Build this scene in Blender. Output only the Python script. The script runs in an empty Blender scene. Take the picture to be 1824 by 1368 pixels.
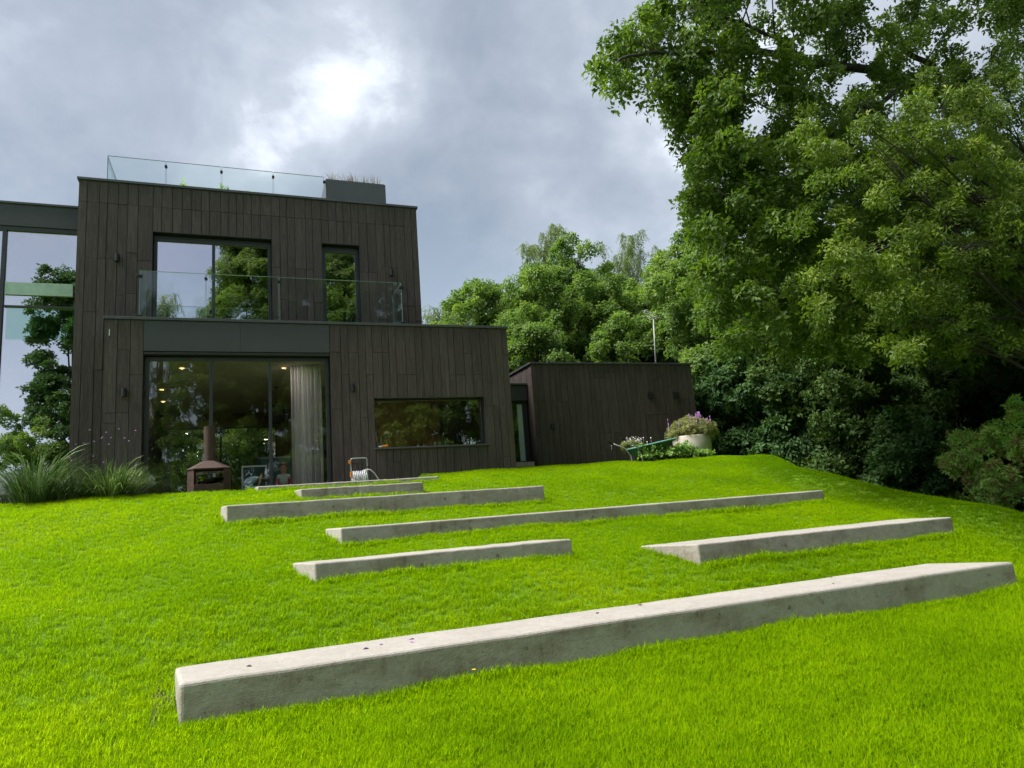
import bpy, bmesh, math, random
import numpy as np
from mathutils import Vector, Matrix, Euler

R = math.radians
random.seed(7)
rng = np.random.default_rng(11)
SC = bpy.context.scene
COL = SC.collection

# ------------------------------------------------------------------ camera
YAW, PITCH, ROLL, FPX = 0.376678, 0.176341, -0.0752095, 1240.0   # focal length in pixels of a 1824 wide frame
def cam_axes():
    cy, sy, cp, sp = math.cos(YAW), math.sin(YAW), math.cos(PITCH), math.sin(PITCH)
    f = Vector((sy*cp, cy*cp, sp)); r = Vector((cy, -sy, 0)); u = r.cross(f)
    c, s = math.cos(ROLL), math.sin(ROLL)
    return c*r + s*u, -s*r + c*u, f
_r, _u, _f = cam_axes()
cam_d = bpy.data.cameras.new('camera')
cam = bpy.data.objects.new('camera', cam_d); COL.objects.link(cam)
cam.matrix_world = Matrix(((_r.x, _u.x, -_f.x, 0), (_r.y, _u.y, -_f.y, 0), (_r.z, _u.z, -_f.z, 0), (0, 0, 0, 1)))
cam_d.sensor_width = 36.0
cam_d.lens = FPX/1824*36.0
cam_d.clip_start, cam_d.clip_end = 0.05, 2000
SC.camera = cam
def at(px, py, Y):
    """point of the photograph on the upright plane at distance Y"""
    d = _f + _r*((px-912)/FPX) - _u*((py-684)/FPX)
    return d*(Y/d.y)

# ------------------------------------------------------------------ sky, sun, exposure
SUN_AZ, SUN_EL = R(-84), R(53)         # from +Y towards +X ; the light comes from the left, a little behind the house
W = bpy.data.worlds.new('World'); SC.world = W; W.use_nodes = True
_g = at(560, 120, 10.0).normalized(); GAP = (_g.x/(_g.z+.55), _g.y/(_g.z+.55), 0.0)   # where the cloud deck is thinnest
def build_world():
    nt = W.node_tree; nt.nodes.clear()
    def n(t, **k):
        x = nt.nodes.new(t)
        for a, b in k.items(): setattr(x, a, b)
        return x
    L = nt.links.new
    out = n('ShaderNodeOutputWorld'); bg = n('ShaderNodeBackground'); bg.inputs['Strength'].default_value = 0.1
    sky = n('ShaderNodeTexSky', sky_type='NISHITA', sun_disc=False)
    sky.sun_elevation = SUN_EL; sky.sun_rotation = SUN_AZ
    tc = n('ShaderNodeTexCoord'); sep = n('ShaderNodeSeparateXYZ'); L(tc.outputs['Generated'], sep.inputs[0])
    zz = n('ShaderNodeMath', operation='MAXIMUM'); L(sep.outputs['Z'], zz.inputs[0]); zz.inputs[1].default_value = 0.0
    za = n('ShaderNodeMath', operation='ADD'); L(zz.outputs[0], za.inputs[0]); za.inputs[1].default_value = 0.55
    dx = n('ShaderNodeMath', operation='DIVIDE'); L(sep.outputs['X'], dx.inputs[0]); L(za.outputs[0], dx.inputs[1])
    dy = n('ShaderNodeMath', operation='DIVIDE'); L(sep.outputs['Y'], dy.inputs[0]); L(za.outputs[0], dy.inputs[1])
    cb = n('ShaderNodeCombineXYZ'); L(dx.outputs[0], cb.inputs[0]); L(dy.outputs[0], cb.inputs[1])
    SEED_A = 15.7; SEED_B = 14.2
    def noise(scale, detail, rough, dist, off, src=cb):
        mp = n('ShaderNodeMapping'); mp.inputs['Location'].default_value = off; L(src.outputs[0], mp.inputs[0])
        t = n('ShaderNodeTexNoise'); t.inputs['Scale'].default_value = scale; t.inputs['Detail'].default_value = detail
        t.inputs['Roughness'].default_value = rough; t.inputs['Distortion'].default_value = dist
        L(mp.outputs[0], t.inputs['Vector']); return t
    big = noise(2.3, 5, 0.48, 0.25, (SEED_A, 1.7, 0.4))
    nd = n('ShaderNodeMapping'); nd.inputs['Scale'].default_value = (1, 1, 1.25); L(tc.outputs['Generated'], nd.inputs[0])
    fine = noise(4.6, 9, 0.60, 0.35, (7.3, SEED_B, 1.4), nd)
    wisp = noise(13, 7, 0.60, 0.5, (1.3, 5.2, 2.4), nd)
    # the thin place in the cloud deck above the house, where it brightens
    gp = n('ShaderNodeVectorMath', operation='DISTANCE'); L(cb.outputs[0], gp.inputs[0]); gp.inputs[1].default_value = GAP
    gr = n('ShaderNodeMapRange', interpolation_type='SMOOTHSTEP'); L(gp.outputs['Value'], gr.inputs['Value'])
    gr.inputs['From Min'].default_value = 0.0; gr.inputs['From Max'].default_value = 0.30
    gr.inputs['To Min'].default_value = 0.13; gr.inputs['To Max'].default_value = 0.0
    def mad(x, k, y):
        m_ = n('ShaderNodeMath', operation='MULTIPLY_ADD'); L(x, m_.inputs[0]); m_.inputs[1].default_value = k
        if y is not None: L(y, m_.inputs[2])
        else: m_.inputs[2].default_value = 0.0
        return m_.outputs[0]
    acc = mad(wisp.outputs['Fac'], 0.13, gr.outputs[0]); acc = mad(fine.outputs['Fac'], 0.52, acc); acc = mad(big.outputs['Fac'], 0.86, acc)
    cr = n('ShaderNodeValToRGB'); e = cr.color_ramp
    K = 0.385
    e.elements[0].position = 0.60; e.elements[0].color = (1.50*K, 1.80*K, 2.18*K, 1)
    e.elements[1].position = 1.0; e.elements[1].color = (5.6*K, 5.9*K, 6.3*K, 1)
    for p_, c_ in ((0.70, (1.90, 2.16, 2.52)), (0.80, (2.35, 2.60, 2.96)), (0.90, (3.15, 3.40, 3.75))):
        m = e.elements.new(p_); m.color = (c_[0]*K, c_[1]*K, c_[2]*K, 1)
    L(acc, cr.inputs[0])
    # pale haze towards the horizon, as an overcast sky has
    hz = n('ShaderNodeMapRange'); L(sep.outputs['Z'], hz.inputs['Value'])
    hz.inputs['From Min'].default_value = 0.05; hz.inputs['From Max'].default_value = 0.42
    hz.inputs['To Min'].default_value = 0.75; hz.inputs['To Max'].default_value = 0.0
    mh = n('ShaderNodeMix', data_type='RGBA'); L(hz.outputs[0], mh.inputs['Factor']); L(cr.outputs[0], mh.inputs['A'])
    mh.inputs['B'].default_value = (2.9*K, 3.45*K, 4.0*K, 1)
    mix = n('ShaderNodeMix', data_type='RGBA'); mix.inputs['Factor'].default_value = 0.94
    L(sky.outputs[0], mix.inputs['A']); L(mh.outputs['Result'], mix.inputs['B'])
    L(mix.outputs['Result'], bg.inputs[0]); L(bg.outputs[0], out.inputs[0])
build_world()
sun_d = bpy.data.lights.new('sun', 'SUN'); sun_d.energy = 1.5; sun_d.angle = R(26); sun_d.color = (1.0, 0.96, 0.90)
sun = bpy.data.objects.new('sun', sun_d); COL.objects.link(sun)
_sd = Vector((math.sin(SUN_AZ)*math.cos(SUN_EL), math.cos(SUN_AZ)*math.cos(SUN_EL), math.sin(SUN_EL)))
sun.rotation_euler = (-_sd).to_track_quat('-Z', 'Y').to_euler(); sun.location = _sd*60
vs = SC.view_settings
vs.view_transform = 'Standard'; vs.look = 'None'; vs.gamma = 1.0; vs.use_curve_mapping = False
vs.exposure = 2.4
SC.render.engine = 'CYCLES'
SC.cycles.max_bounces = 8; SC.cycles.transparent_max_bounces = 16; SC.cycles.glossy_bounces = 4
SC.cycles.caustics_reflective = False; SC.cycles.caustics_refractive = False

# ------------------------------------------------------------------ materials
class NT:
    def __init__(s, name):
        s.m = bpy.data.materials.new(name); s.m.use_nodes = True; s.t = s.m.node_tree
        s.t.nodes.clear(); s.out = s.t.nodes.new('ShaderNodeOutputMaterial')
    def n(s, typ, ins=None, **k):
        x = s.t.nodes.new(typ)
        for a, b in k.items(): setattr(x, a, b)
        for a, b in (ins or {}).items():
            if hasattr(b, 'is_output'): s.t.links.new(b, x.inputs[a])
            else: x.inputs[a].default_value = b
        return x
    def ramp(s, fac, stops):
        x = s.n('ShaderNodeValToRGB', {'Fac': fac}); e = x.color_ramp
        e.elements[0].position, e.elements[0].color = stops[0][0], (*stops[0][1], 1)
        e.elements[1].position, e.elements[1].color = stops[-1][0], (*stops[-1][1], 1)
        for p, c in stops[1:-1]:
            q = e.elements.new(p); q.color = (*c, 1)
        return x.outputs['Color']
    def noise(s, vec, scale, detail=5, rough=0.55, dist=0.0):
        return s.n('ShaderNodeTexNoise', {'Vector': vec, 'Scale': scale, 'Detail': detail, 'Roughness': rough, 'Distortion': dist}).outputs['Fac']
    def mapping(s, vec, scale=(1, 1, 1), loc=(0, 0, 0)):
        return s.n('ShaderNodeMapping', {'Vector': vec, 'Scale': scale, 'Location': loc}).outputs[0]
    def mixc(s, f, a, b, blend='MIX'):
        x = s.n('ShaderNodeMix', data_type='RGBA', blend_type=blend)
        for key, v in (('Factor', f), ('A', a), ('B', b)):
            sock = [i for i in x.inputs if i.name == key and (i.type == 'RGBA' or key == 'Factor' and i.type == 'VALUE')][0]
            if hasattr(v, 'is_output'): s.t.links.new(v, sock)
            else: sock.default_value = (*v, 1) if isinstance(v, tuple) and len(v) == 3 else v
        return [o for o in x.outputs if o.type == 'RGBA'][0]
    def bump(s, h, strength, dist):
        return s.n('ShaderNodeBump', {'Height': h, 'Strength': strength, 'Distance': dist}).outputs[0]
    def math(s, op, a, b=0.0):
        x = s.n('ShaderNodeMath', operation=op)
        for i, v in enumerate((a, b)):
            if hasattr(v, 'is_output'): s.t.links.new(v, x.inputs[i])
            else: x.inputs[i].default_value = v
        return x.outputs[0]
    def pos(s): return s.n('ShaderNodeNewGeometry').outputs['Position']
    def objc(s): return s.n('ShaderNodeTexCoord').outputs['Object']
    def rnd(s): return s.n('ShaderNodeObjectInfo').outputs['Random']
    def principled(s, col, rough=0.6, normal=None, metallic=0.0, spec=0.5, **extra):
        ins = {'Base Color': col if hasattr(col, 'is_output') else (*col, 1), 'Roughness': rough, 'Metallic': metallic, 'Specular IOR Level': spec}
        if normal is not None: ins['Normal'] = normal
        ins.update(extra)
        return s.n('ShaderNodeBsdfPrincipled', ins)
    def done(s, sh):
        s.t.links.new(sh.outputs[0], s.out.inputs['Surface']); return s.m

M = {}
def plain(name, col, rough=0.5, metallic=0.0, var=0.12, scale=9.0, bump=0.0, spec=0.5):
    a = NT(name); p = a.pos(); f = a.noise(p, scale, 5, 0.6)
    lo = tuple(c*(1-var) for c in col); hi = tuple(min(1, c*(1+var)) for c in col)
    c = a.ramp(f, [(0.3, lo), (0.7, hi)])
    rf = a.n('ShaderNodeMapRange', {'Value': f, 'To Min': max(0, rough-0.08), 'To Max': min(1, rough+0.08)}).outputs[0]
    nm = a.bump(a.noise(p, scale*8, 4), bump, 0.01) if bump else None
    M[name] = a.done(a.principled(c, rf, nm, metallic, spec)); return M[name]

def m_plank(name, dark, mid, light):
    a = NT(name); r = a.rnd()
    off = a.n('ShaderNodeCombineXYZ', {'X': a.math('MULTIPLY', r, 37.0), 'Y': a.math('MULTIPLY', r, 91.0), 'Z': a.math('MULTIPLY', r, 53.0)}).outputs[0]
    v = a.n('ShaderNodeVectorMath', {0: a.pos(), 1: off}, operation='ADD').outputs[0]
    grain = a.noise(a.mapping(v, (26, 26, 0.9)), 1.6, 8, 0.62, 0.6)
    cath = a.noise(a.mapping(v, (9, 9, 0.7)), 1.3, 3, 0.5, 1.6)
    wv = a.math('PINGPONG', a.math('MULTIPLY', cath, 9.0), 1.0)
    worn = a.noise(a.mapping(v, (5, 5, 1.3)), 1.4, 6, 0.65)
    c = a.ramp(a.math('ADD', a.math('MULTIPLY', grain, 0.75), a.math('MULTIPLY', wv, 0.22)), [(0.30, dark), (0.50, mid), (0.74, light)])
    worn2 = a.n('ShaderNodeMapRange', {'Value': worn, 'From Min': 0.60, 'From Max': 0.72}).outputs[0]
    c = a.mixc(a.math('MULTIPLY', worn2, 0.30), c, tuple(x*1.25 for x in light))
    # each board has taken the char a little differently
    tone = a.n('ShaderNodeMapRange', {'Value': r, 'To Min': 0.89, 'To Max': 1.12}).outputs[0]
    c = a.mixc(1.0, c, a.n('ShaderNodeCombineColor', {'Red': tone, 'Green': tone, 'Blue': a.math('MULTIPLY', tone, 0.99)}).outputs[0], 'MULTIPLY')
    M[name] = a.done(a.principled(c, 0.72, a.bump(grain, 0.5, 0.006), spec=0.3))
m_plank('plank', (0.063, 0.050, 0.046), (0.089, 0.071, 0.066), (0.128, 0.103, 0.096))
m_plank('pale_board', (0.34, 0.28, 0.23), (0.52, 0.44, 0.36), (0.64, 0.56, 0.48))

def m_concrete():
    a = NT('concrete'); p = a.pos()
    f1 = a.noise(p, 1.9, 6, 0.6); f2 = a.noise(p, 16, 7, 0.68)
    c = a.ramp(f1, [(0.3, (0.315, 0.285, 0.248)), (0.7, (0.425, 0.398, 0.360))])
    c = a.mixc(0.5, c, a.ramp(f2, [(0.25, (0.27, 0.245, 0.21)), (0.75, (0.46, 0.435, 0.40))]))
    # water marks run down the faces; stain patches, the colour of upright faces darkened more than the tops; air holes left by the casting
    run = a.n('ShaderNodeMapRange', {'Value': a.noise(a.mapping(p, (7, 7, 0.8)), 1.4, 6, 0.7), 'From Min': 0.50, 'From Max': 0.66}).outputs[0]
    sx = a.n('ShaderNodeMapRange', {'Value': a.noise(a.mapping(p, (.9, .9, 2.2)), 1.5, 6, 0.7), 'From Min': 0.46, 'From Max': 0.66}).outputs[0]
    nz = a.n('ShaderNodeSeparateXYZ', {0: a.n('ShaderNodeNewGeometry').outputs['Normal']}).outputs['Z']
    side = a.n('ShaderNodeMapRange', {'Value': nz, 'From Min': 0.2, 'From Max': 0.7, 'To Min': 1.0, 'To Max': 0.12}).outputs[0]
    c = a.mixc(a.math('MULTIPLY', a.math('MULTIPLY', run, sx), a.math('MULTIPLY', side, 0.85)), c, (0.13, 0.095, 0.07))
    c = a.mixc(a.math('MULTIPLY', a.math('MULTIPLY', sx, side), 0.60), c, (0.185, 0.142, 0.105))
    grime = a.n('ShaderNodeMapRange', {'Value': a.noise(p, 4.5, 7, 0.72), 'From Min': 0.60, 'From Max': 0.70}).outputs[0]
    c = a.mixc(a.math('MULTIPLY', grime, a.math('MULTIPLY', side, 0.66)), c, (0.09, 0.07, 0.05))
    vo = a.n('ShaderNodeTexVoronoi', {'Vector': p, 'Scale': 34.0}); vc = a.n('ShaderNodeSeparateColor', {0: vo.outputs['Color']}).outputs[0]
    hole = a.math('MULTIPLY', a.math('LESS_THAN', vo.outputs['Distance'], 0.17), a.math('GREATER_THAN', vc, 0.80))
    c = a.mixc(a.math('MULTIPLY', hole, 0.7), c, (0.07, 0.06, 0.05))
    h = a.math('SUBTRACT', a.math('ADD', f2, a.math('MULTIPLY', a.noise(p, 70, 4), .5)), a.math('MULTIPLY', hole, 1.2))
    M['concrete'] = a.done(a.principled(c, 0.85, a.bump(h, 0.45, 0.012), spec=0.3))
m_concrete()

def m_glass(name, refl, tint, gtint, rough=0.0):
    a = NT(name)
    fr = a.n('ShaderNodeLayerWeight', {'Blend': 0.25}).outputs['Fresnel']
    fac = a.math('MINIMUM', a.math('ADD', a.math('MULTIPLY', fr, 0.6), refl), 0.95)
    tr = a.n('ShaderNodeBsdfTransparent', {'Color': (*tint, 1)}); gl = a.n('ShaderNodeBsdfGlossy', {'Color': (*gtint, 1), 'Roughness': rough})
    M[name] = a.done(a.n('ShaderNodeMixShader', {'Fac': fac, 1: tr.outputs[0], 2: gl.outputs[0]}))
m_glass('glass_coated', 0.62, (0.80, 0.86, 0.84), (0.93, 0.90, 1.0))
m_glass('glass_wing', 0.68, (0.86, 0.95, 0.90), (1.0, 0.95, 1.0))
m_glass('glass_clear', 0.085, (0.985, 0.985, 0.98), (0.95, 1.0, 0.97))
m_glass('glass_kitchen', 0.17, (0.93, 0.92, 0.84), (0.95, 1.0, 0.92))
m_glass('glass_rail', 0.035, (0.955, 0.985, 0.975), (0.9, 1.0, 0.96))
plain('added_band_green', (0.50, 0.66, 0.56), 0.15)
m_glass('added_panel_glass', 0.06, (0.88, 0.95, 0.915), (0.85, 1.0, 0.92))
plain('glass_edge', (0.26, 0.36, 0.34), 0.2)

plain('dark_metal', (0.048, 0.050, 0.055), 0.42, 0.0, 0.15, 4)
plain('coping_metal', (0.105, 0.108, 0.114), 0.40, 0.3, 0.15, 3)
plain('slate_panel', (0.068, 0.070, 0.078), 0.55, 0.0, 0.10, 2.5, 0.05)
plain('planter_metal', (0.098, 0.106, 0.116), 0.5, 0.0, 0.12, 2.5)
plain('black_fitting', (0.010, 0.010, 0.012), 0.45)
plain('shell', (0.02, 0.018, 0.016), 0.9)
plain('room_plaster', (0.66, 0.64, 0.55), 0.8)
plain('room_floor', (0.20, 0.17, 0.13), 0.5)
plain('room_wood', (0.30, 0.225, 0.095), 0.6, 0, 0.55, 4)
plain('steel', (0.55, 0.56, 0.57), 0.32, 0.9)
plain('alu', (0.36, 0.37, 0.38), 0.5, 0.2)
plain('hose', (0.70, 0.70, 0.72), 0.5)
plain('orange', (0.72, 0.26, 0.02), 0.45)
plain('pot_stone', (0.52, 0.48, 0.41), 0.85, 0, 0.12, 5, 0.25)
plain('black_pot', (0.035, 0.028, 0.024), 0.6)
plain('green_tray', (0.010, 0.060, 0.052), 0.38)
plain('green_rim', (0.16, 0.36, 0.31), 0.35)
plain('soil', (0.035, 0.024, 0.016), 0.95, 0, 0.3, 30, 0.5)
plain('paving', (0.24, 0.22, 0.19), 0.85, 0, 0.15, 4, 0.2)
plain('white_paint', (0.72, 0.73, 0.72), 0.5)
plain('pale_blue', (0.34, 0.58, 0.62), 0.5)
plain('teal_dark', (0.010, 0.055, 0.060), 0.5)
plain('red_tin', (0.55, 0.06, 0.03), 0.45)
plain('yellow_cloth', (0.66, 0.50, 0.01), 0.8)
plain('pale_green', (0.58, 0.74, 0.66), 0.6)
plain('bark', (0.050, 0.040, 0.030), 0.9, 0, 0.4, 12, 0.8)
plain('birch_bark', (0.42, 0.39, 0.35), 0.8, 0, 0.35, 9, 0.4)
plain('skin', (0.52, 0.31, 0.22), 0.55)
plain('hair', (0.045, 0.026, 0.016), 0.6)
plain('eye', (0.02, 0.014, 0.012), 0.2)
plain('magenta_cloth', (0.36, 0.045, 0.12), 0.85)
plain('navy_cloth', (0.03, 0.035, 0.06), 0.85)
plain('bat_wood', (0.55, 0.38, 0.18), 0.5)
plain('petal_white', (0.80, 0.78, 0.78), 0.7)
plain('petal_purple', (0.40, 0.18, 0.50), 0.7)
plain('petal_dark', (0.16, 0.07, 0.20), 0.7)
plain('petal_yellow', (0.75, 0.55, 0.02), 0.7)
plain('dry_leaf', (0.10, 0.06, 0.03), 0.8)

def m_corten():
    a = NT('corten'); p = a.pos(); f = a.noise(p, 9, 7, 0.65); g = a.noise(a.mapping(p, (14, 14, 3)), 1, 5)
    c = a.ramp(f, [(0.3, (0.028, 0.013, 0.009)), (0.55, (0.056, 0.027, 0.019)), (0.75, (0.10, 0.058, 0.046))])
    c = a.mixc(a.math('MULTIPLY', g, 0.35), c, (0.12, 0.085, 0.072))
    M['corten'] = a.done(a.principled(c, 0.7, a.bump(f, 0.2, 0.01), spec=0.4))
m_corten()
def m_curtain():
    a = NT('curtain_cloth'); p = a.pos(); f = a.noise(a.mapping(p, (90, 90, 8)), 1, 4)
    c = a.ramp(f, [(0.3, (0.80, 0.76, 0.79)), (0.7, (0.90, 0.86, 0.89))])
    d = a.principled(c, 0.9, spec=0.1); t = a.n('ShaderNodeBsdfTranslucent', {'Color': (0.84, 0.82, 0.85, 1)})
    M['curtain_cloth'] = a.done(a.n('ShaderNodeMixShader', {'Fac': 0.40, 1: d.outputs[0], 2: t.outputs[0]}))
m_curtain()
def m_shirt():
    a = NT('striped_cotton'); z = a.n('ShaderNodeSeparateXYZ', {0: a.pos()}).outputs['Z']
    s = a.math('PINGPONG', a.math('MULTIPLY', z, 70.0), 1.0)
    c = a.ramp(s, [(0.55, (0.62, 0.70, 0.66)), (0.75, (0.36, 0.50, 0.46))])
    M['striped_cotton'] = a.done(a.principled(c, 0.85))
m_shirt()
def emit(name, col, st):
    a = NT(name); M[name] = a.done(a.n('ShaderNodeEmission', {'Color': (*col, 1), 'Strength': st}))
emit('lamp_glow', (1.0, 0.72, 0.28), 0.35)

def m_leaf(name, dark, mid, light, trans=0.45, rough=0.5, accent=None, gloss=0.35, upright=0.0, solo=0.25):
    a = NT(name)
    t = a.n('ShaderNodeAttribute', attribute_type='INSTANCER', attribute_name='tint').outputs['Fac']
    r = a.rnd()
    f = a.math('ADD', a.math('MULTIPLY', t, 1-solo), a.math('MULTIPLY', r, solo))
    c = a.ramp(f, [(0.0, dark), (0.5, mid), (1.0, light)])
    if accent:
        k = a.n('ShaderNodeMapRange', {'Value': r, 'From Min': 0.60, 'From Max': 0.72}).outputs[0]
        c = a.mixc(a.math('MULTIPLY', k, 0.75), c, accent)
    nm = None
    if upright:   # thin blades in a dense sward scatter like the sward as a whole
        g = a.n('ShaderNodeNewGeometry').outputs['Normal']
        sc = a.n('ShaderNodeVectorMath', {0: g}, operation='SCALE'); sc.inputs['Scale'].default_value = 1-upright
        ad = a.n('ShaderNodeVectorMath', {0: sc.outputs[0], 1: (0, 0, upright)}, operation='ADD')
        nm = a.n('ShaderNodeVectorMath', {0: ad.outputs[0]}, operation='NORMALIZE').outputs[0]
    d = a.principled(c, rough, nm, spec=gloss)
    tc = a.mixc(1.0, c, (1.35, 1.45, 0.55), 'MULTIPLY')
    tl = a.n('ShaderNodeBsdfTranslucent', {'Color': tc})
    M[name] = a.done(a.n('ShaderNodeMixShader', {'Fac': trans, 1: d.outputs[0], 2: tl.outputs[0]}))
m_leaf('leaf_oak', (0.050, 0.095, 0.019), (0.104, 0.175, 0.029), (0.213, 0.307, 0.051))
m_leaf('leaf_bright', (0.062, 0.109, 0.016), (0.118, 0.188, 0.026), (0.253, 0.339, 0.049))
m_leaf('leaf_wood', (0.078, 0.143, 0.041), (0.161, 0.262, 0.065), (0.289, 0.387, 0.096))
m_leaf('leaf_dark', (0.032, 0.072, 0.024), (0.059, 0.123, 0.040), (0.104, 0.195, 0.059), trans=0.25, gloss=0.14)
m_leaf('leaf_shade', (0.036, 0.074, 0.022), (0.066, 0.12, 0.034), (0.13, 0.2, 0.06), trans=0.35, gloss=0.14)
m_leaf('leaf_birch', (0.089, 0.136, 0.046), (0.147, 0.207, 0.068), (0.223, 0.284, 0.099))
m_leaf('leaf_rhodo', (0.242, 0.430, 0.117), (0.486, 0.746, 0.189), (0.900, 0.900, 0.334), trans=0.2, accent=(0.30, 0.13, 0.085))
m_leaf('leaf_lavender', (0.144, 0.169, 0.060), (0.280, 0.304, 0.105), (0.423, 0.423, 0.152), trans=0.25)
m_leaf('leaf_seedling', (0.118, 0.217, 0.051), (0.237, 0.396, 0.090), (0.476, 0.654, 0.217))
m_leaf('leaf_reed', (0.050, 0.085, 0.020), (0.110, 0.165, 0.040), (0.260, 0.300, 0.120), trans=0.3)
m_leaf('leaf_straw', (0.24, 0.20, 0.08), (0.40, 0.34, 0.15), (0.52, 0.46, 0.24), trans=0.3)
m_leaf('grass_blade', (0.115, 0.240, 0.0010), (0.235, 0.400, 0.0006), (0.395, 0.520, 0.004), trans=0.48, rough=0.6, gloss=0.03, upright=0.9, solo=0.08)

def m_ground():
    a = NT('ground_turf'); p = a.pos()
    f = a.noise(p, 22, 6, 0.7); g = a.noise(p, 0.7, 4)
    c = a.ramp(f, [(0.3, (0.075, 0.150, 0.005)), (0.7, (0.130, 0.250, 0.006))])
    c = a.mixc(a.math('MULTIPLY', g, 0.35), c, (0.10, 0.15, 0.02))
    # leaf litter takes over beyond the lawn's right edge and behind the house
    s = a.n('ShaderNodeSeparateXYZ', {0: p})
    e1 = a.n('ShaderNodeMapRange', {'Value': a.math('ADD', s.outputs['X'], a.math('MULTIPLY', g, 1.2)), 'From Min': 12.6, 'From Max': 13.4}).outputs[0]
    e2 = a.n('ShaderNodeMapRange', {'Value': s.outputs['Y'], 'From Min': 17.5, 'From Max': 19.0}).outputs[0]
    c = a.mixc(a.math('MAXIMUM', e1, e2), c, (0.030, 0.026, 0.014))
    M['ground_turf'] = a.done(a.principled(c, 0.9, a.bump(f, 0.6, 0.03), spec=0.2))
m_ground()

# ------------------------------------------------------------------ object helpers
def tag(o, label=None, cat=None, group=None, kind=None):
    for k, v in (('label', label), ('category', cat), ('group', group), ('kind', kind)):
        if v: o[k] = v
    return o
def thing(name, label, cat, loc, group=None):
    o = bpy.data.objects.new(name, None); COL.objects.link(o); o.location = loc
    o.empty_display_size = 0.1
    return tag(o, label, cat, group)
def adopt(o, parent):
    o.parent = parent
    if parent.type == 'EMPTY': o.matrix_parent_inverse = Matrix.Translation(-Vector(parent.location))
    elif parent.parent is None: o.matrix_parent_inverse = Matrix.Translation(-Vector(parent.location))
class MB:
    def __init__(s): s.v, s.f, s.mi = [], [], []
    def face(s, *pts, mi=0):
        b = len(s.v); s.v += [tuple(p) for p in pts]; s.f.append(tuple(range(b, b+len(pts)))); s.mi.append(mi)
    def box(s, x0, x1, y0, y1, z0, z1, mi=0):
        b = len(s.v)
        s.v += [(x, y, z) for x in (x0, x1) for y in (y0, y1) for z in (z0, z1)]
        for q in ((0, 1, 3, 2), (4, 6, 7, 5), (0, 4, 5, 1), (2, 3, 7, 6), (0, 2, 6, 4), (1, 5, 7, 3)):
            s.f.append(tuple(b+i for i in q)); s.mi.append(mi)
        return s
    def prism(s, poly, z0, z1, mi=0, top=None):
        n = len(poly); b = len(s.v); top = top or poly
        s.v += [(x, y, z0) for x, y in poly] + [(x, y, z1) for x, y in top]
        s.f.append(tuple(b+i for i in reversed(range(n)))); s.mi.append(mi)
        s.f.append(tuple(b+n+i for i in range(n))); s.mi.append(mi)
        for i in range(n):
            j = (i+1) % n; s.f.append((b+i, b+j, b+n+j, b+n+i)); s.mi.append(mi)
        return s
    def tube(s, pts, rad, n=8, mi=0, cap=True):
        pts = [Vector(p) for p in pts]; rs = rad if isinstance(rad, (list, tuple)) else [rad]*len(pts)
        b = len(s.v); prev = None
        for i, p in enumerate(pts):
            d = (pts[min(i+1, len(pts)-1)]-pts[max(i-1, 0)])
            d = d.normalized() if d.length > 1e-9 else Vector((0, 0, 1))
            if prev is None:
                x = d.orthogonal().normalized()
            else:
                x = (prev-d*prev.dot(d)); x = x.normalized() if x.length > 1e-6 else d.orthogonal().normalized()
            prev = x; y = d.cross(x)
            for k in range(n):
                t = 2*math.pi*k/n; q = p+(x*math.cos(t)+y*math.sin(t))*rs[i]; s.v.append(tuple(q))
        for i in range(len(pts)-1):
            for k in range(n):
                k2 = (k+1) % n
                s.f.append((b+i*n+k, b+i*n+k2, b+(i+1)*n+k2, b+(i+1)*n+k)); s.mi.append(mi)
        if cap:
            s.f.append(tuple(b+k for k in reversed(range(n)))); s.mi.append(mi)
            e = b+(len(pts)-1)*n; s.f.append(tuple(e+k for k in range(n))); s.mi.append(mi)
        return s
    def lathe(s, prof, c, n=24, mi=0):
        b = len(s.v); m = len(prof)
        for k in range(n):
            t = 2*math.pi*k/n
            for r, z in prof: s.v.append((c[0]+r*math.cos(t), c[1]+r*math.sin(t), c[2]+z))
        for k in range(n):
            k2 = (k+1) % n
            for i in range(m-1):
                s.f.append((b+k*m+i, b+k2*m+i, b+k2*m+i+1, b+k*m+i+1)); s.mi.append(mi)
        return s
    def ball(s, c, r, n=8, mi=0, sz=1.0):
        prof = [(max(1e-4, r*math.sin(math.pi*i/n)), -r*sz*math.cos(math.pi*i/n)) for i in range(n+1)]
        return s.lathe(prof, c, 2*n, mi)
    def build(s, name, mats, parent=None, smooth=False, bevel=0.0, seg=2, loc=None):
        me = bpy.data.meshes.new(name); L = Vector(loc) if loc is not None else Vector((0, 0, 0))
        me.from_pydata([tuple(Vector(v)-L) for v in s.v], [], s.f)
        mats = mats if isinstance(mats, (list, tuple)) else [mats]
        for m in mats: me.materials.append(M[m])
        me.polygons.foreach_set('material_index', s.mi)
        if smooth: me.polygons.foreach_set('use_smooth', [True]*len(me.polygons))
        bm = bmesh.new(); bm.from_mesh(me)
        if bevel or smooth: bmesh.ops.remove_doubles(bm, verts=bm.verts, dist=1e-5)
        if bevel:
            ed = [e for e in bm.edges if len(e.link_faces) == 2 and e.calc_face_angle() > 0.5]
            bmesh.ops.bevel(bm, geom=ed, offset=bevel, segments=seg, affect='EDGES', profile=0.5)
        bmesh.ops.recalc_face_normals(bm, faces=bm.faces)
        bm.to_mesh(me); bm.free(); me.update()
        o = bpy.data.objects.new(name, me); COL.objects.link(o); o.location = L
        if parent is not None: adopt(o, parent)
        return o
def box(name, mat, x0, x1, y0, y1, z0, z1, parent=None, bevel=0.0, loc=None):
    return MB().box(x0, x1, y0, y1, z0, z1).build(name, mat, parent, bevel=bevel, loc=loc)

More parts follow.
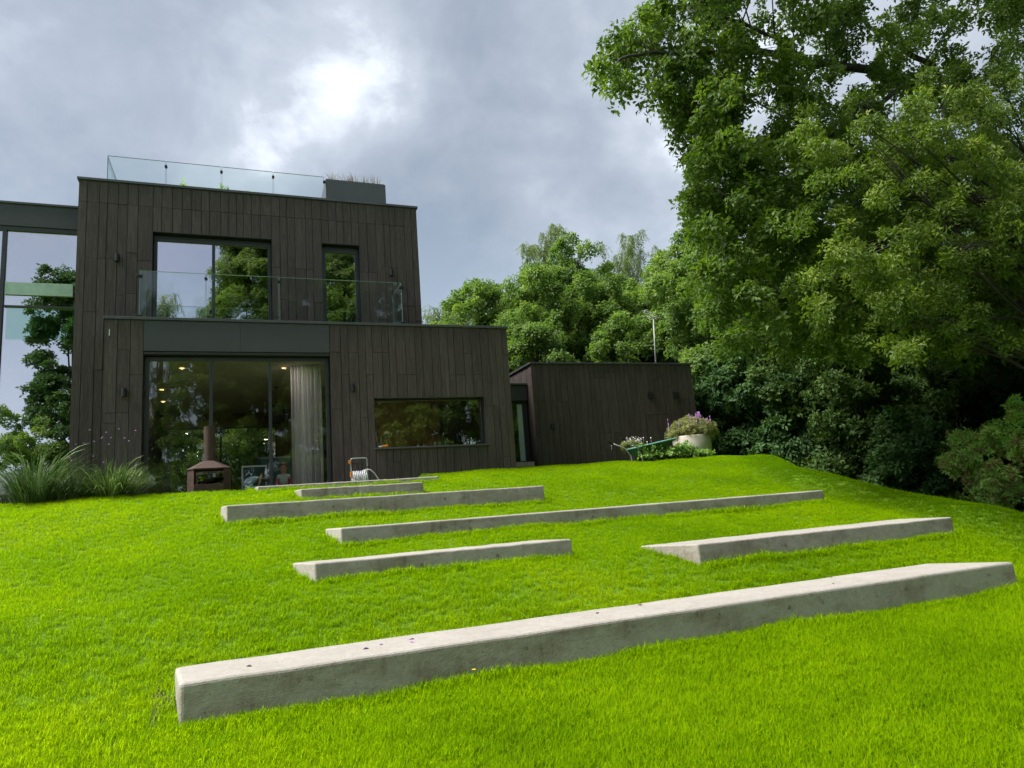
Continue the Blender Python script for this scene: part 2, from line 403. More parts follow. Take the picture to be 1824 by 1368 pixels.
# ------------------------------------------------------------------ foliage helpers
def leaf(mb, base, d, nrm, L, Wd, fold=0.18, droop=0.15):
    base, d, nrm = Vector(base), Vector(d).normalized(), Vector(nrm)
    sd = d.cross(nrm); sd = sd.normalized() if sd.length > 1e-6 else d.orthogonal().normalized()
    up = sd.cross(d).normalized()
    mid = base+d*L*0.52-up*L*0.02
    l = base+d*L*0.5+sd*Wd*0.5+up*Wd*fold; r = base+d*L*0.5-sd*Wd*0.5+up*Wd*fold
    tip = base+d*L-up*L*droop
    b = len(mb.v); mb.v += [tuple(x) for x in (base, l, mid, r, tip)]
    mb.f += [(b, b+2, b+1), (b, b+3, b+2), (b+2, b+4, b+1), (b+2, b+3, b+4)]; mb.mi += [0]*4
def source(mb, name, mat):
    """a leaf spray or tuft that scattering places; not itself in the scene"""
    me = bpy.data.meshes.new(name); me.from_pydata(mb.v, [], mb.f); me.materials.append(M[mat]); me.update()
    return bpy.data.objects.new(name, me)
def spray_rosette(rs, n, L, Wd, spread=0.06):
    mb = MB()
    for i in range(n):
        t = 2*math.pi*(i*0.382)+rs.uniform(-.3, .3); el = rs.uniform(-0.25, 0.9)
        d = (math.cos(t)*math.cos(el), math.sin(t)*math.cos(el), math.sin(el))
        o = (math.cos(t)*spread*rs.uniform(0, 1), math.sin(t)*spread*rs.uniform(0, 1), rs.uniform(-0.8, 0.6)*spread)
        k = rs.uniform(0.7, 1.15)
        leaf(mb, o, d, (rs.uniform(-.4, .4), rs.uniform(-.4, .4), 1), L*k, Wd*k, rs.uniform(0.05, .3), rs.uniform(0, .3))
    return mb
def spray_twig(rs, n, L, Wd, length):
    """a hanging shoot with leaves along it"""
    mb = MB()
    for i in range(n):
        t = i/n; p = Vector((length*t, 0.03*rs.uniform(-1, 1), -length*0.55*t*t))
        sgn = 1 if i % 2 else -1
        d = Vector((0.5, sgn*0.8, rs.uniform(-.6, .2)))
        k = rs.uniform(.7, 1.1)
        leaf(mb, p, d, (rs.uniform(-.5, .5), rs.uniform(-.5, .5), 1), L*k, Wd*k, .1, rs.uniform(0, .3))
    return mb
SCATTER = {}
def scatter_group(key, variants):
    g = bpy.data.node_groups.new('scatter_'+key, 'GeometryNodeTree')
    g.interface.new_socket('Geometry', in_out='INPUT', socket_type='NodeSocketGeometry')
    g.interface.new_socket('Geometry', in_out='OUTPUT', socket_type='NodeSocketGeometry')
    N, L = g.nodes.new, g.links.new
    gi, go = N('NodeGroupInput'), N('NodeGroupOutput')
    gti = N('GeometryNodeGeometryToInstance')
    for o in variants:
        oi = N('GeometryNodeObjectInfo'); oi.inputs['Object'].default_value = o; oi.inputs['As Instance'].default_value = True
        L(oi.outputs['Geometry'], gti.inputs[0])
    m2p = N('GeometryNodeMeshToPoints'); L(gi.outputs[0], m2p.inputs['Mesh'])
    iop = N('GeometryNodeInstanceOnPoints'); iop.inputs['Pick Instance'].default_value = True
    L(m2p.outputs[0], iop.inputs['Points']); L(gti.outputs[0], iop.inputs['Instance'])
    def attr(nm, t):
        a = N('GeometryNodeInputNamedAttribute'); a.data_type = t; a.inputs['Name'].default_value = nm
        return [o for o in a.outputs if o.name == 'Attribute' and o.enabled][0]
    L(attr('variant', 'INT'), iop.inputs['Instance Index'])
    e2r = N('FunctionNodeEulerToRotation'); L(attr('rot', 'FLOAT_VECTOR'), e2r.inputs[0]); L(e2r.outputs[0], iop.inputs['Rotation'])
    L(attr('size', 'FLOAT'), iop.inputs['Scale'])
    L(iop.outputs[0], go.inputs[0])
    SCATTER[key] = (g, len(variants))
def scatter(name, key, pos, rot, size, tint, parent=None, mat=None):
    g, nv = SCATTER[key]; n = len(pos)
    me = bpy.data.meshes.new(name); me.vertices.add(n); me.vertices.foreach_set('co', np.asarray(pos, np.float32).ravel())
    a = me.attributes.new('rot', 'FLOAT_VECTOR', 'POINT'); a.data.foreach_set('vector', np.asarray(rot, np.float32).ravel())
    for nm, v in (('size', size), ('tint', tint)):
        a = me.attributes.new(nm, 'FLOAT', 'POINT'); a.data.foreach_set('value', np.asarray(v, np.float32))
    a = me.attributes.new('variant', 'INT', 'POINT'); a.data.foreach_set('value', rng.integers(0, nv, n).astype(np.int32))
    o = bpy.data.objects.new(name, me); COL.objects.link(o)
    md = o.modifiers.new('scatter', 'NODES'); md.node_group = g
    o['kind'] = 'stuff'
    if parent is not None: adopt(o, parent)
    return o
rs = random.Random(3)
def reg(key, mat, fn, k=4):
    scatter_group(key, [source(fn(), 'leaf_spray_source', mat) for _ in range(k)])
reg('oak', 'leaf_oak', lambda: spray_rosette(rs, 10, 0.112, 0.064, 0.09))
reg('bright', 'leaf_bright', lambda: spray_rosette(rs, 9, 0.092, 0.038, 0.07))
reg('wood', 'leaf_wood', lambda: spray_rosette(rs, 11, 0.125, 0.076, 0.11))
reg('dark', 'leaf_dark', lambda: spray_rosette(rs, 10, 0.165, 0.095, 0.12))
reg('shade', 'leaf_shade', lambda: spray_rosette(rs, 10, 0.150, 0.085, 0.11))
reg('birch', 'leaf_birch', lambda: spray_twig(rs, 16, 0.075, 0.055, 0.55))
reg('rhodo', 'leaf_rhodo', lambda: spray_rosette(rs, 10, 0.095, 0.034, 0.03))
reg('lavender', 'leaf_lavender', lambda: spray_rosette(rs, 14, 0.060, 0.012, 0.02))
reg('seedling', 'leaf_seedling', lambda: spray_rosette(rs, 7, 0.075, 0.042, 0.02))

def unit(a): return a/np.maximum(1e-9, np.linalg.norm(a, axis=1, keepdims=True))
def clump_points(clumps, per=200, squash=0.75, up=0.35, size=1.0, gaps=0.0, tone=(0.0, 1.0)):
    """leaf sprays spread through uneven clumps, thickest near each clump's outside and top"""
    P, D, T, S = [], [], [], []
    for (x, y, z, r) in clumps:
        n = max(6, int(per*r*r*rng.uniform(0.8, 1.2)*(1-gaps)))
        d = unit(rng.normal(size=(n, 3))); d[:, 2] = np.where((d[:, 2] < -0.25) & (rng.random(n) < 0.6), -d[:, 2], d[:, 2])
        rad = r*(0.55+0.5*rng.random(n)**0.7)*(1+0.22*np.sin(3.1*d[:, 0]*3+x)*np.cos(2.7*d[:, 1]*3+y))
        p = d*rad[:, None]*np.array([1, 1, squash])+np.array([x, y, z])
        P.append(p); D.append(unit(d+np.array([0, 0, up])+rng.normal(size=(n, 3))*0.35))
        T.append(np.clip(rng.uniform(*tone)*0.55+rng.normal(0.22, 0.13, n), 0, 1)); S.append(size*rng.uniform(0.75, 1.2, n))
    return np.concatenate(P), np.concatenate(D), np.concatenate(T), np.concatenate(S)
def euler_from(D):
    th = np.arccos(np.clip(D[:, 2], -1, 1)); ph = np.arctan2(D[:, 1], D[:, 0])
    return np.stack([rng.uniform(-0.5, 0.5, len(D)), th, ph], 1)
def crown(parent, key, clumps, **k):
    P, D, T, S = clump_points(clumps, **k)
    return scatter('crown', key, P, euler_from(D), S, T, parent)
def ellipsoid_clumps(c, rad, n, r, lo=-0.6, seed=0, fill=0.45):
    q = random.Random(seed); out = []
    n = int(n*1.5)
    while len(out) < n*3:
        d = Vector((q.gauss(0, 1), q.gauss(0, 1), q.gauss(0, 1))).normalized()
        if d.z < lo: continue
        f = 1.0-fill*q.random()**2
        rr = r*q.uniform(0.28, 0.86)
        wob = 1+.24*math.sin(5*d.x+seed)*math.cos(4*d.z+2*seed)+q.uniform(-.12, .10)
        o = (c[0]+d.x*(rad[0]-rr*.5)*f*wob, c[1]+d.y*(rad[1]-rr*.5)*f*wob, c[2]+d.z*(rad[2]-rr*.4)*f*wob)
        out.append((*o, rr))
        for _ in range(2):   # side sprays breaking the outline
            v = Vector((q.gauss(0, 1), q.gauss(0, 1), q.gauss(.3, 1))).normalized()*rr*q.uniform(.7, 1.15)
            out.append((o[0]+v.x, o[1]+v.y, o[2]+v.z*.8, rr*q.uniform(.22, .45)))
    return out
def limbs(mb, base, fork, clumps, r0, k=14, seed=1):
    q = random.Random(seed); base, fork = Vector(base), Vector(fork)
    n = 7; pts, rad = [], []
    for i in range(n+1):
        t = i/n; p = base.lerp(fork, t)+Vector((math.sin(t*5+seed)*.09, math.cos(t*4+seed)*.09, 0))*t*r0*6
        pts.append(p); rad.append(r0*(1.25-0.25*min(1, t*5) if t < .2 else 1.0-0.45*t))
    mb.tube(pts, rad, 10)
    for (x, y, z, r) in q.sample(clumps, min(k, len(clumps))):
        s = pts[q.randint(max(2, n-4), n)]; e = Vector((x, y, z)); m = s.lerp(e, 0.5)+Vector((0, 0, 0.16*(e-s).length*q.uniform(.1, 1)))
        P = [s.lerp(m, t/3) if t <= 3 else m.lerp(e, (t-3)/3) for t in range(7)]
        P = [p+Vector((q.uniform(-1, 1), q.uniform(-1, 1), q.uniform(-1, 1)))*0.05*(0 < i < 6) for i, p in enumerate(P)]
        a = r0*q.uniform(.28, .45); mb.tube(P, [a*(1-0.85*i/6) for i in range(7)], 6)
        for _ in range(2):
            i = q.randint(3, 5); e2 = e+Vector((q.uniform(-1, 1), q.uniform(-1, 1), q.uniform(-.6, .9)))*r
            mb.tube([P[i], P[i].lerp(e2, .5)+Vector((0, 0, .05)), e2], [a*.35, a*.22, a*.06], 5)
def tree(name, label, base, fork_z, clumps, key, r0=0.16, cat='tree', group=None, bark='bark', k=14, seed=1, lean=(0, 0), **kw):
    t = thing(name, label, cat, base, group)
    mb = MB(); limbs(mb, base, (base[0]+lean[0], base[1]+lean[1], fork_z), clumps, r0, k, seed)
    mb.build('trunk', bark, t, smooth=True)
    crown(t, key, clumps, **kw)
    return t

# ------------------------------------------------------------------ the ground
BT = np.array([(-40, -3.2), (-20, -2.6), (-4, -1.75), (0, -1.62), (4, -1.43), (5.5, -1.28), (6.1, -1.10), (6.5, -1.03), (6.9, -.70), (7.6, -.61), (9, -.28), (10.4, .06), (11.5, .38), (12.6, .62), (13.3, .735), (14.5, .88), (16, .93), (20, .85), (30, .7), (60, 0.5), (400, 0.0)])
def gz(x, y):
    x, y = np.asarray(x, float), np.asarray(y, float)
    b = 0
    for o, w in ((-.5, .2), (-.2, .2), (0, .2), (.2, .2), (.5, .2)): b = b+w*np.interp(y+o, BT[:, 0], BT[:, 1])
    # the mound's edge on the right: a low bank, then a fall into the wood
    xf = 10.75+np.clip(y-11.6, 0, 4)*0.62-np.clip(6.5-y, 0, 6)*0.15
    bank = 0.10*np.exp(-((x-xf+0.35)/.42)**2)*np.clip((12.5-y)/2, 0, 1)*np.clip((y-2)/3, 0, 1) - 0.07*np.exp(-((x-xf+1.25)/.45)**2)*np.clip((13-y)/2, 0, 1)*np.clip((y-3)/3, 0, 1)
    d = np.clip(x-xf, 0, None)
    fall = np.minimum(0.62*d**1.25, 2.6)*np.clip((34-y)/10, 0, 1)
    z = b+bank-fall
    # sunken terrace before the sliding doors, its bed at the left
    t = np.clip((y-12.72)/.10, 0, 1)*np.clip((3.32-x)/.35, 0, 1)*np.clip((26-y)/2, 0, 1)
    z = z*(1-t)+t*np.minimum(z, 0.36)
    z = z+0.018*np.sin(x*1.7+y*.6)*np.sin(y*1.3-.4*x)+0.010*np.sin(x*4.1-y*2.2)
    return z
def grid_coords(segs):
    out = []
    for a, b, s in segs: out += list(np.arange(a, b, s))
    out.append(segs[-1][1]); return np.array(out)
def build_ground():
    xs = grid_coords([(-600, -60, 60), (-60, -12, 4), (-12, -5, .5), (-5, 15, .14), (15, 30, .8), (30, 60, 5), (60, 600, 60)])
    ys = grid_coords([(-600, -60, 60), (-60, -8, 4), (-8, 2, .5), (2, 17, .12), (17, 32, 1.0), (32, 60, 5), (60, 900, 60)])
    X, Y = np.meshgrid(xs, ys, indexing='ij'); Z = gz(X, Y)
    nx, ny = len(xs), len(ys)
    v = np.stack([X, Y, Z], -1).reshape(-1, 3)
    i, j = np.meshgrid(np.arange(nx-1), np.arange(ny-1), indexing='ij'); a = (i*ny+j).ravel()
    f = np.stack([a, a+ny, a+ny+1, a+1], 1)
    me = bpy.data.meshes.new('ground'); me.from_pydata(v.tolist(), [], f.tolist()); me.materials.append(M['ground_turf'])
    me.polygons.foreach_set('use_smooth', [True]*len(me.polygons))
    o = bpy.data.objects.new('ground', me); COL.objects.link(o); tag(o, kind='structure')
build_ground()
tag(box('terrace', 'paving', -4.5, 3.05, 13.25, 14.02, 0.20, 0.46), kind='structure')
tag(box('planting_bed', 'soil', -9.0, -0.95, 12.76, 13.24, 0.20, 0.50), kind='structure')

# ------------------------------------------------------------------ concrete benches
# plan corners front-left, front-right, back-right, back-left and the height of the top
BENCH = [
 ('longest pale concrete bench, nearest of all, with purple petals on its broad top', [(-.40, 5.42), (7.92, 5.42), (7.40, 6.27), (-.48, 6.10)], -.985, (.115, .30, .62, .80)),
 ('short concrete bench at the right with a pale sharply slanted left end', [(4.88, 6.9), (9.03, 6.9), (8.76, 7.54), (4.48, 7.54)], -.56, (.3, .72)),
 ('concrete bench alone in its row behind the nearest bench, with a pale left end', [(.69, 7.6), (3.62, 7.6), (3.40, 8.1), (.50, 8.1)], -.405, (.14, .38, .68)),
 ('long low concrete bench in mid lawn running from the centre far to the right', [(1.14, 9.0), (8.93, 9.0), (8.70, 9.5), (1.0, 9.5)], -.085, (.2, .45, .62)),
 ('stained concrete bench starting furthest left, in the row above the long low bench', [(-.20, 10.4), (4.54, 10.4), (4.35, 10.9), (-.29, 10.9)], .325, (.3, .65)),
 ('short concrete bench directly below the hose reel and terrace', [(.86, 11.5), (2.83, 11.5), (2.70, 11.98), (.78, 11.98)], .545, (.4,)),
 ('topmost concrete bench edging the terrace in front of the curtain', [(.24, 12.45), (3.36, 12.45), (3.30, 12.78), (.20, 12.78)], .675, (.5,)),
]
def build_bench(label, pl, top, holes):
    c = Vector((sum(p[0] for p in pl)/4, sum(p[1] for p in pl)/4, float(gz(pl[0][0], pl[0][1]))))
    t = thing('concrete_bench', label, 'bench', c, 'concrete benches stepping up the lawn')
    mb = MB()
    n = 24; z0 = top-.55
    # slightly uneven cast edges along the length
    front = [(pl[0][0]+(pl[1][0]-pl[0][0])*i/n, pl[0][1]+(rs.uniform(-.004, .004) if 0 < i < n else 0)) for i in range(n+1)]
    back = [(pl[3][0]+(pl[2][0]-pl[3][0])*i/n, pl[3][1]+(rs.uniform(-.004, .004) if 0 < i < n else 0)) for i in range(n+1)]
    b = len(mb.v)
    for i in range(n+1):
        w = rs.uniform(-.003, .003)
        mb.v += [(*front[i], z0), (front[i][0], front[i][1]+.018, top+w), (back[i][0], back[i][1], top+w), (*back[i], z0)]
    for i in range(n):
        a, d = b+4*i, b+4*i+4
        for q in ((0, 1), (1, 2), (2, 3), (3, 0)): mb.f.append((a+q[0], d+q[0], d+q[1], a+q[1])); mb.mi.append(0)
    mb.f += [(b, b+1, b+2, b+3), (b+4*n, b+4*n+3, b+4*n+2, b+4*n+1)]; mb.mi += [0, 0]
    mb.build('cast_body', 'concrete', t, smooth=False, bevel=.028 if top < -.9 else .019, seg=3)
    for h in holes:
        x = pl[0][0]+(pl[1][0]-pl[0][0])*h; z = top-.115+rs.uniform(-.01, .01); pts = []
        m2 = MB(); y = pl[0][1]+.018*(z-z0)/(top-z0)
        m2.tube([(x, y-.0015, z), (x, y+.02, z)], [.021, .021], 14)
        m2.build('tie_hole_plug', 'concrete_plug', t)
    return t
plain('concrete_plug', (0.21, 0.19, 0.155), 0.9, 0, 0.35, 40)
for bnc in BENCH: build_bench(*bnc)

def bare_soil():
    q = random.Random(6); mb = MB(); c = (-.54, 5.78); n = 22; P = []
    for i in range(n):
        a = 2*math.pi*i/n; r = 1+.28*math.sin(3*a+1)+.2*q.uniform(-1, 1); x, y = c[0]+.07*r*math.cos(a), c[1]+.26*r*math.sin(a)
        P.append((x, y, float(gz(x, y))+.006))
    m_ = (c[0], c[1], float(gz(*c))+.016)
    for i in range(n): mb.face(P[i], P[(i+1) % n], m_)
    tag(mb.build('bare_soil', 'soil'), kind='structure')
bare_soil()

# ------------------------------------------------------------------ the house
house = thing('timber_house', 'two storey flat roofed house clad in charred dark boards with glass balconies', 'house', (0.4, 15, .46))
annex = thing('timber_annex', 'low single storey dark boarded block with a link door, right of the house', 'building', (9.2, 16, .93))
_unit = {}
def unit_cube(mat):
    if mat not in _unit:
        me = bpy.data.meshes.new('plank'); b = MB().box(-.5, .5, -.5, .5, -.5, .5)
        me.from_pydata(b.v, [], b.f); me.materials.append(M[mat])
        bm = bmesh.new(); bm.from_mesh(me); bmesh.ops.recalc_face_normals(bm, faces=bm.faces); bm.to_mesh(me); bm.free()
        _unit[mat] = me
    return _unit[mat]
def plank(parent, x0, x1, y0, y1, z0, z1, mat='plank', name='plank'):
    o = bpy.data.objects.new(name, unit_cube(mat)); COL.objects.link(o)
    o.location = ((x0+x1)/2, (y0+y1)/2, (z0+z1)/2); o.scale = (x1-x0, y1-y0, z1-z0)
    adopt(o, parent)
def clad_front(parent, x0, x1, yf, spans, joints, cuts, seed, wmin=.135, wmax=.225, along='x', th=.022, mat='plank'):
    """upright boards over a wall; spans(x) gives the z intervals, joints are usual butt-joint heights"""
    q = random.Random(seed); xs = [x0]; crit = sorted(set([c for c in cuts if x0 < c < x1]+[x1]))
    for c in crit:
        n = max(1, round((c-xs[-1])/((wmin+wmax)/2))); a = xs[-1]
        ws = [q.uniform(wmin, wmax) for _ in range(n)]; k = (c-a)/sum(ws); p = a
        for w in ws: p += w*k; xs.append(p)
    for a, b in zip(xs, xs[1:]):
        for (z0, z1) in spans((a+b)/2):
            js = sorted(j for j in ([q.choice(g) if isinstance(g, tuple) else g for g in joints]) if j is not None and z0+.25 < j < z1-.2)
            zs = [z0]+js+[z1]
            for c, d in zip(zs, zs[1:]):
                pr = q.uniform(0, .007); g = .0045
                if along == 'x': plank(parent, a+g, b-g, yf-pr, yf+th, c+g*.7, d-g*.7, mat)
                else: plank(parent, yf-pr if along == '-y' else yf-th, yf+th if along == '-y' else yf+pr, a+g, b-g, c+g*.7, d-g*.7, mat)

# lower block, front at Y 14
DOOR = (-1.68, 1.66); KW = (2.51, 4.86, 1.39, 2.40)
def lower_spans(x):
    if DOOR[0] < x < DOOR[1]: return []
    if KW[0] < x < KW[1]: return [(.30, KW[2]-.035), (KW[3], 3.93)]
    return [(.30, 3.93)]
clad_front(house, -2.30, 5.50, 14.0, lower_spans, [(3.36, 2.02, 2.9, None), (1.42, 1.1, 2.2, None)], [DOOR[0], DOOR[1], KW[0], KW[1]], 5)
W1 = (-1.67, .62, 3.99, 6.08); W2 = (1.67, 2.49, 3.99, 6.07)
def upper_spans(x):
    lo = .30 if x < -2.30 else 3.93
    for w in (W1, W2):
        if w[0] < x < w[1]: return [(w[3], 7.08)]
    return [(lo, 7.08)]
clad_front(house, -3.0, 3.85, 15.0, upper_spans, [6.62, (5.6, 5.45, 4.7, None), (4.35, 4.75, 3.2, None), (2.6, 2.0, 1.4, None)], [-2.30, W1[0], W1[1], W2[0], W2[1]], 8)
# the visible right cheek of the upper block's lower wall and the right end of the lower block
w = MB()
for b in ((-2.29, DOOR[0], 14.024, 14.26, .2, 3.92), (DOOR[0], DOOR[1], 14.06, 14.26, 3.28, 3.92), (DOOR[1], KW[0], 14.024, 14.26, .2, 3.92),
          (KW[0], KW[1], 14.024, 14.26, .2, KW[2]-.04), (KW[0], KW[1], 14.024, 14.26, KW[3], 3.92), (KW[1], 5.49, 14.024, 14.26, .2, 3.92),
          (5.25, 5.49, 14.262, 24, .2, 3.92), (-2.29, -2.05, 14.262, 24, .2, 3.92)):
    w.box(*b)
w.build('wall', 'shell', house)
w = MB()
for b in ((-2.99, -2.30, 15.024, 15.26, .2, 7.07), (-2.298, W1[0], 15.024, 15.26, 3.95, 7.07), (W1[0], W1[1], 15.024, 15.26, W1[3], 7.07),
          (W1[1], W2[0], 15.024, 15.26, 3.95, 7.07), (W2[0], W2[1], 15.024, 15.26, W2[3], 7.07), (W2[1], 3.84, 15.024, 15.26, 3.95, 7.07),
          (-2.99, -2.75, 15.262, 24, .2, 7.07), (3.60, 3.84, 15.262, 24, 3.95, 7.07), (-2.748, 3.598, 23.75, 24, 3.95, 7.07)):
    w.box(*b)
w.build('wall', 'shell', house)
MB().box(-2.28, 5.48, 14.262, 24, 3.45, 3.90).build('roof', 'shell', house)
MB().box(-2.98, 3.83, 15.262, 24, 6.90, 7.06).build('roof', 'shell', house)
# copings with their drip edges
MB().box(-2.33, 5.53, 13.965, 14.98, 3.934, 3.985).box(3.87, 5.53, 14.982, 24.0, 3.934, 3.985).build('coping', 'coping_metal', house, bevel=.004)
MB().box(-3.03, 3.88, 14.965, 15.30, 7.084, 7.135).box(-3.03, -2.7, 15.302, 24, 7.084, 7.135).box(3.55, 3.88, 15.302, 24, 7.084, 7.135).build('coping', 'coping_metal', house, bevel=.004)
# slate grey fascia over the sliding doors
for x0, x1 in ((-1.676, -.02), (-.016, 1.656)):
    MB().box(x0, x1, 13.995, 14.055, 3.345, 3.925).build('fascia_panel', 'slate_panel', house, bevel=.003)
MB().box(-1.676, 1.656, 14.02, 14.058, 3.29, 3.335).build('drip_trim', 'dark_metal', house)

def window(parent, x0, x1, z0, z1, yf, bars, glass, fr=.075, depth=.07, head=0.0, pane_y=None, name='window', bar_w=.06):
    """frame mesh with its panes as sub-parts; bars = x of the uprights"""
    mb = MB()
    mb.box(x0, x1, yf, yf+depth, z1-fr-head, z1); mb.box(x0, x1, yf, yf+depth, z0, z0+fr)
    mb.box(x0, x0+fr, yf+.001, yf+depth-.001, z0+fr, z1-fr-head); mb.box(x1-fr, x1, yf+.001, yf+depth-.001, z0+fr, z1-fr-head)
    for b in bars: mb.box(b-bar_w/2, b+bar_w/2, yf-.006, yf+depth-.003, z0+fr, z1-fr-head)
    o = mb.build(name, 'dark_metal', parent, bevel=.004)
    ed = [x0+fr]+[v for b in bars for v in (b-bar_w/2, b+bar_w/2)]+[x1-fr]
    for i in range(0, len(ed), 2):
        y = (pane_y or (yf+depth*.5))+(.004*i)
        p = box('pane', glass, ed[i]+.001, ed[i+1]-.001, y, y+.012, z0+fr+.001, z1-fr-head-.001, o)
    return o
sd_ = window(house, DOOR[0]+.02, DOOR[1]-.02, .47, 3.26, 14.13, [-.54, .52], 'glass_clear', fr=.07, name='sliding_door')
window(house, W1[0]+.01, W1[1]-.01, 3.99, 6.06, 15.13, [-.535], 'glass_coated', fr=.065, head=.05)
window(house, W2[0]+.005, W2[1]-.005, 3.99, 6.05, 15.13, [], 'glass_coated', fr=.085, head=.05)
window(house, KW[0]+.004, KW[1]-.004, KW[2], KW[3]-.01, 14.16, [], 'glass_kitchen', fr=.022)
for w_, yb in ((W1, 15.12), (W2, 15.12), (KW, 14.15)):
    yf_ = 14.992 if yb > 15 else 13.992
    z0_, z1_ = (w_[2], w_[3])
    for q in ((w_[0]-.012, w_[0]-.002, z0_, z1_), (w_[1]+.002, w_[1]+.012, z0_, z1_), (w_[0]-.012, w_[1]+.012, z1_+.002, z1_+.014)):
        MB().box(q[0], q[1], yf_, yb, q[2], q[3]).build('window_reveal', 'dark_metal', house)
MB().box(KW[0]-.03, KW[1]+.05, 13.95, 14.155, KW[2]-.034, KW[2]-.002).build('window_sill', 'coping_metal', house, bevel=.005)

# glass wing at the left
def glass_wing():
    y = 15.62
    mb = MB().box(-14.0, -3.02, y-.02, y+.3, 6.26, 6.72).build('fascia_panel', 'slate_panel', house, bevel=.004)
    MB().box(-14.0, -3.02, y-.05, y+.34, 6.722, 6.765).build('coping', 'coping_metal', house, bevel=.004)
    MB().box(-14.0, -3.02, y+.005, y+.25, 6.17, 6.255).build('drip_trim', 'dark_metal', house)
    f = MB()
    for x in (-4.36, -6.6, -8.8, -11.0): f.box(x-.035, x+.035, y, y+.12, .30, 6.168)
    f.box(-14, -3.02, y+.002, y+.12, .25, .30)
    fo = f.build('curtain_wall', 'dark_metal', house, bevel=.004)
    xs = [-3.02, -4.36, -6.6, -8.8, -11.0, -13.2]
    for a, b in zip(xs, xs[1:]): box('pane', 'glass_wing', b+.037, a-.037, y+.05, y+.066, .302, 6.166, fo)
    MB().box(-14, -3.0, y+.35, 24, 6.3, 6.7).build('roof', 'shell', house)
    MB().box(-14, -3.0, 21.0, 21.2, .2, 6.3).build('interior_wall', 'room_plaster', house)
    MB().box(-14, -3.0, y+.13, 21, .25, .45).build('floor', 'room_floor', house)
    MB().box(-14, -3.0, 17.0, 21, 3.35, 3.62).build('floor', 'room_floor', house)
    # added green strips and pane imitating the pale band showing in the tall panes
    g = MB().box(-4.31, -3.16, y+.012, y+.034, 4.84, 5.10).build('added_band', 'added_band_green', house, bevel=.003)
    MB().box(-4.31, -3.05, y+.008, y+.030, 4.585, 4.625).build('added_strip', 'dark_metal', house, bevel=.003)
    MB().box(-4.26, -3.08, y+.014, y+.026, 3.95, 4.575).build('added_panel', 'added_panel_glass', house)
glass_wing()

# rooms behind the sliding doors and the kitchen window
def down_lamp(x, y, z, watts):
    d = bpy.data.lights.new('downlight_and_fill_lamp', 'AREA'); d.shape = 'DISK'; d.size = .09; d.energy = watts; d.color = (1.0, .88, .74)
    o = bpy.data.objects.new('downlight_and_fill_lamp', d); COL.objects.link(o); o.location = (x, y, z); adopt(o, house)
def rooms():
    MB().box(-2.04, 5.24, 14.262, 21.0, 3.22, 3.40).build('ceiling', 'room_plaster', house)
    MB().box(-2.04, 5.24, 14.262, 21.0, .25, .45).build('floor', 'room_floor', house)
    b = MB()
    for q in ((-2.04, .95, 21.0, 21.2, 2.86, 3.4), (-2.04, .95, 21.0, 21.2, .25, .75), (.952, 5.24, 21.0, 21.2, .25, 3.4)): b.box(*q)
    b.build('interior_wall', 'room_wood', house)
    window(house, -2.03, .945, .76, 2.85, 21.05, [-.55], 'glass_clear', fr=.05, name='garden_window')
    MB().box(2.35, 5.24, 17.2, 17.3, .46, 3.21).build('interior_wall', 'room_wood', house)
    MB().box(1.25, 1.35, 17.6, 20.9, .46, 3.21).build('interior_wall', 'room_wood', house)
    g = MB().box(4.72, 5.22, 17.12, 17.17, .46, 2.75).build('inner_door', 'teal_dark', house, bevel=.004)
    MB().box(4.80, 5.14, 17.105, 17.118, 1.2, 2.65).build('door_glass', 'glass_coated', g)
    MB().box(2.36, 5.23, 14.27, 14.9, 1.22, 1.36).build('worktop', 'dark_metal', house, bevel=.004)
    # soffit band over the kitchen
    MB().box(1.9, 5.23, 16.9, 17.19, 2.92, 3.02).build('shelf', 'dark_metal', house)
    for x, y, w_ in ((-1.1, 14.9, .25), (-1.68, 17.2, .4), (-1.80, 18.8, .4), (.82, 14.86, 2.2), (2.95, 14.62, .9), (4.1, 14.62, .9)):  # last two unseen, added to light the sill things; curtain lamp raised likewise
        down_lamp(x, y, 3.195, w_)
        MB().lathe([(0.001, 0), (.034, 0), (.044, -.008), (.044, -.004), (.0445, .004)], (x, y, 3.213)).build('downlight_and_fill_disc', 'lamp_glow', house)
rooms()

# balcony glass
def glass_run(name, pts, z0, z1, clamps_z, shoes, parent):
    """straight glass panels between plan points with their round clamps"""
    for (x0, y0), (x1, y1) in zip(pts, pts[1:]):
        d = Vector((x1-x0, y1-y0, 0)); L = d.length; d.normalize(); nrm = Vector((-d.y, d.x, 0))*.0075
        a, b = Vector((x0, y0, 0))+d*.008, Vector((x1, y1, 0))-d*.008
        mb = MB(); mb.prism([tuple((a-nrm).xy), tuple((b-nrm).xy), tuple((b+nrm).xy), tuple((a+nrm).xy)], z0, z1-.008)
        o = mb.build(name, 'glass_rail', parent)
        e = MB(); e.prism([tuple((a-nrm).xy), tuple((b-nrm).xy), tuple((b+nrm).xy), tuple((a+nrm).xy)], z1-.007, z1)
        for q in (a, b):
            s = 1 if q is a else -1; q2 = q+d*s*.005
            lo, hi = (q, q2) if s > 0 else (q2, q)
            e.prism([tuple((lo-nrm*1.02).xy), tuple((hi-nrm*1.02).xy), tuple((hi+nrm*1.02).xy), tuple((lo+nrm*1.02).xy)], z0, z1-.009)
        e.build('glass_edge', 'glass_edge', o)
        if clamps_z:
            for z in clamps_z:
                c = MB(); p = Vector((x1, y1, z))
                c.tube([p-nrm*4.5, p+nrm*4.5], [.028, .028], 12); c.build('clamp', 'black_fitting', o, smooth=False)
glass_run('balustrade_panel', [(-1.78, 14.05), (-.63, 14.05), (.71, 14.05), (3.20, 14.05)], 3.987, 4.905, [4.80], True, house)
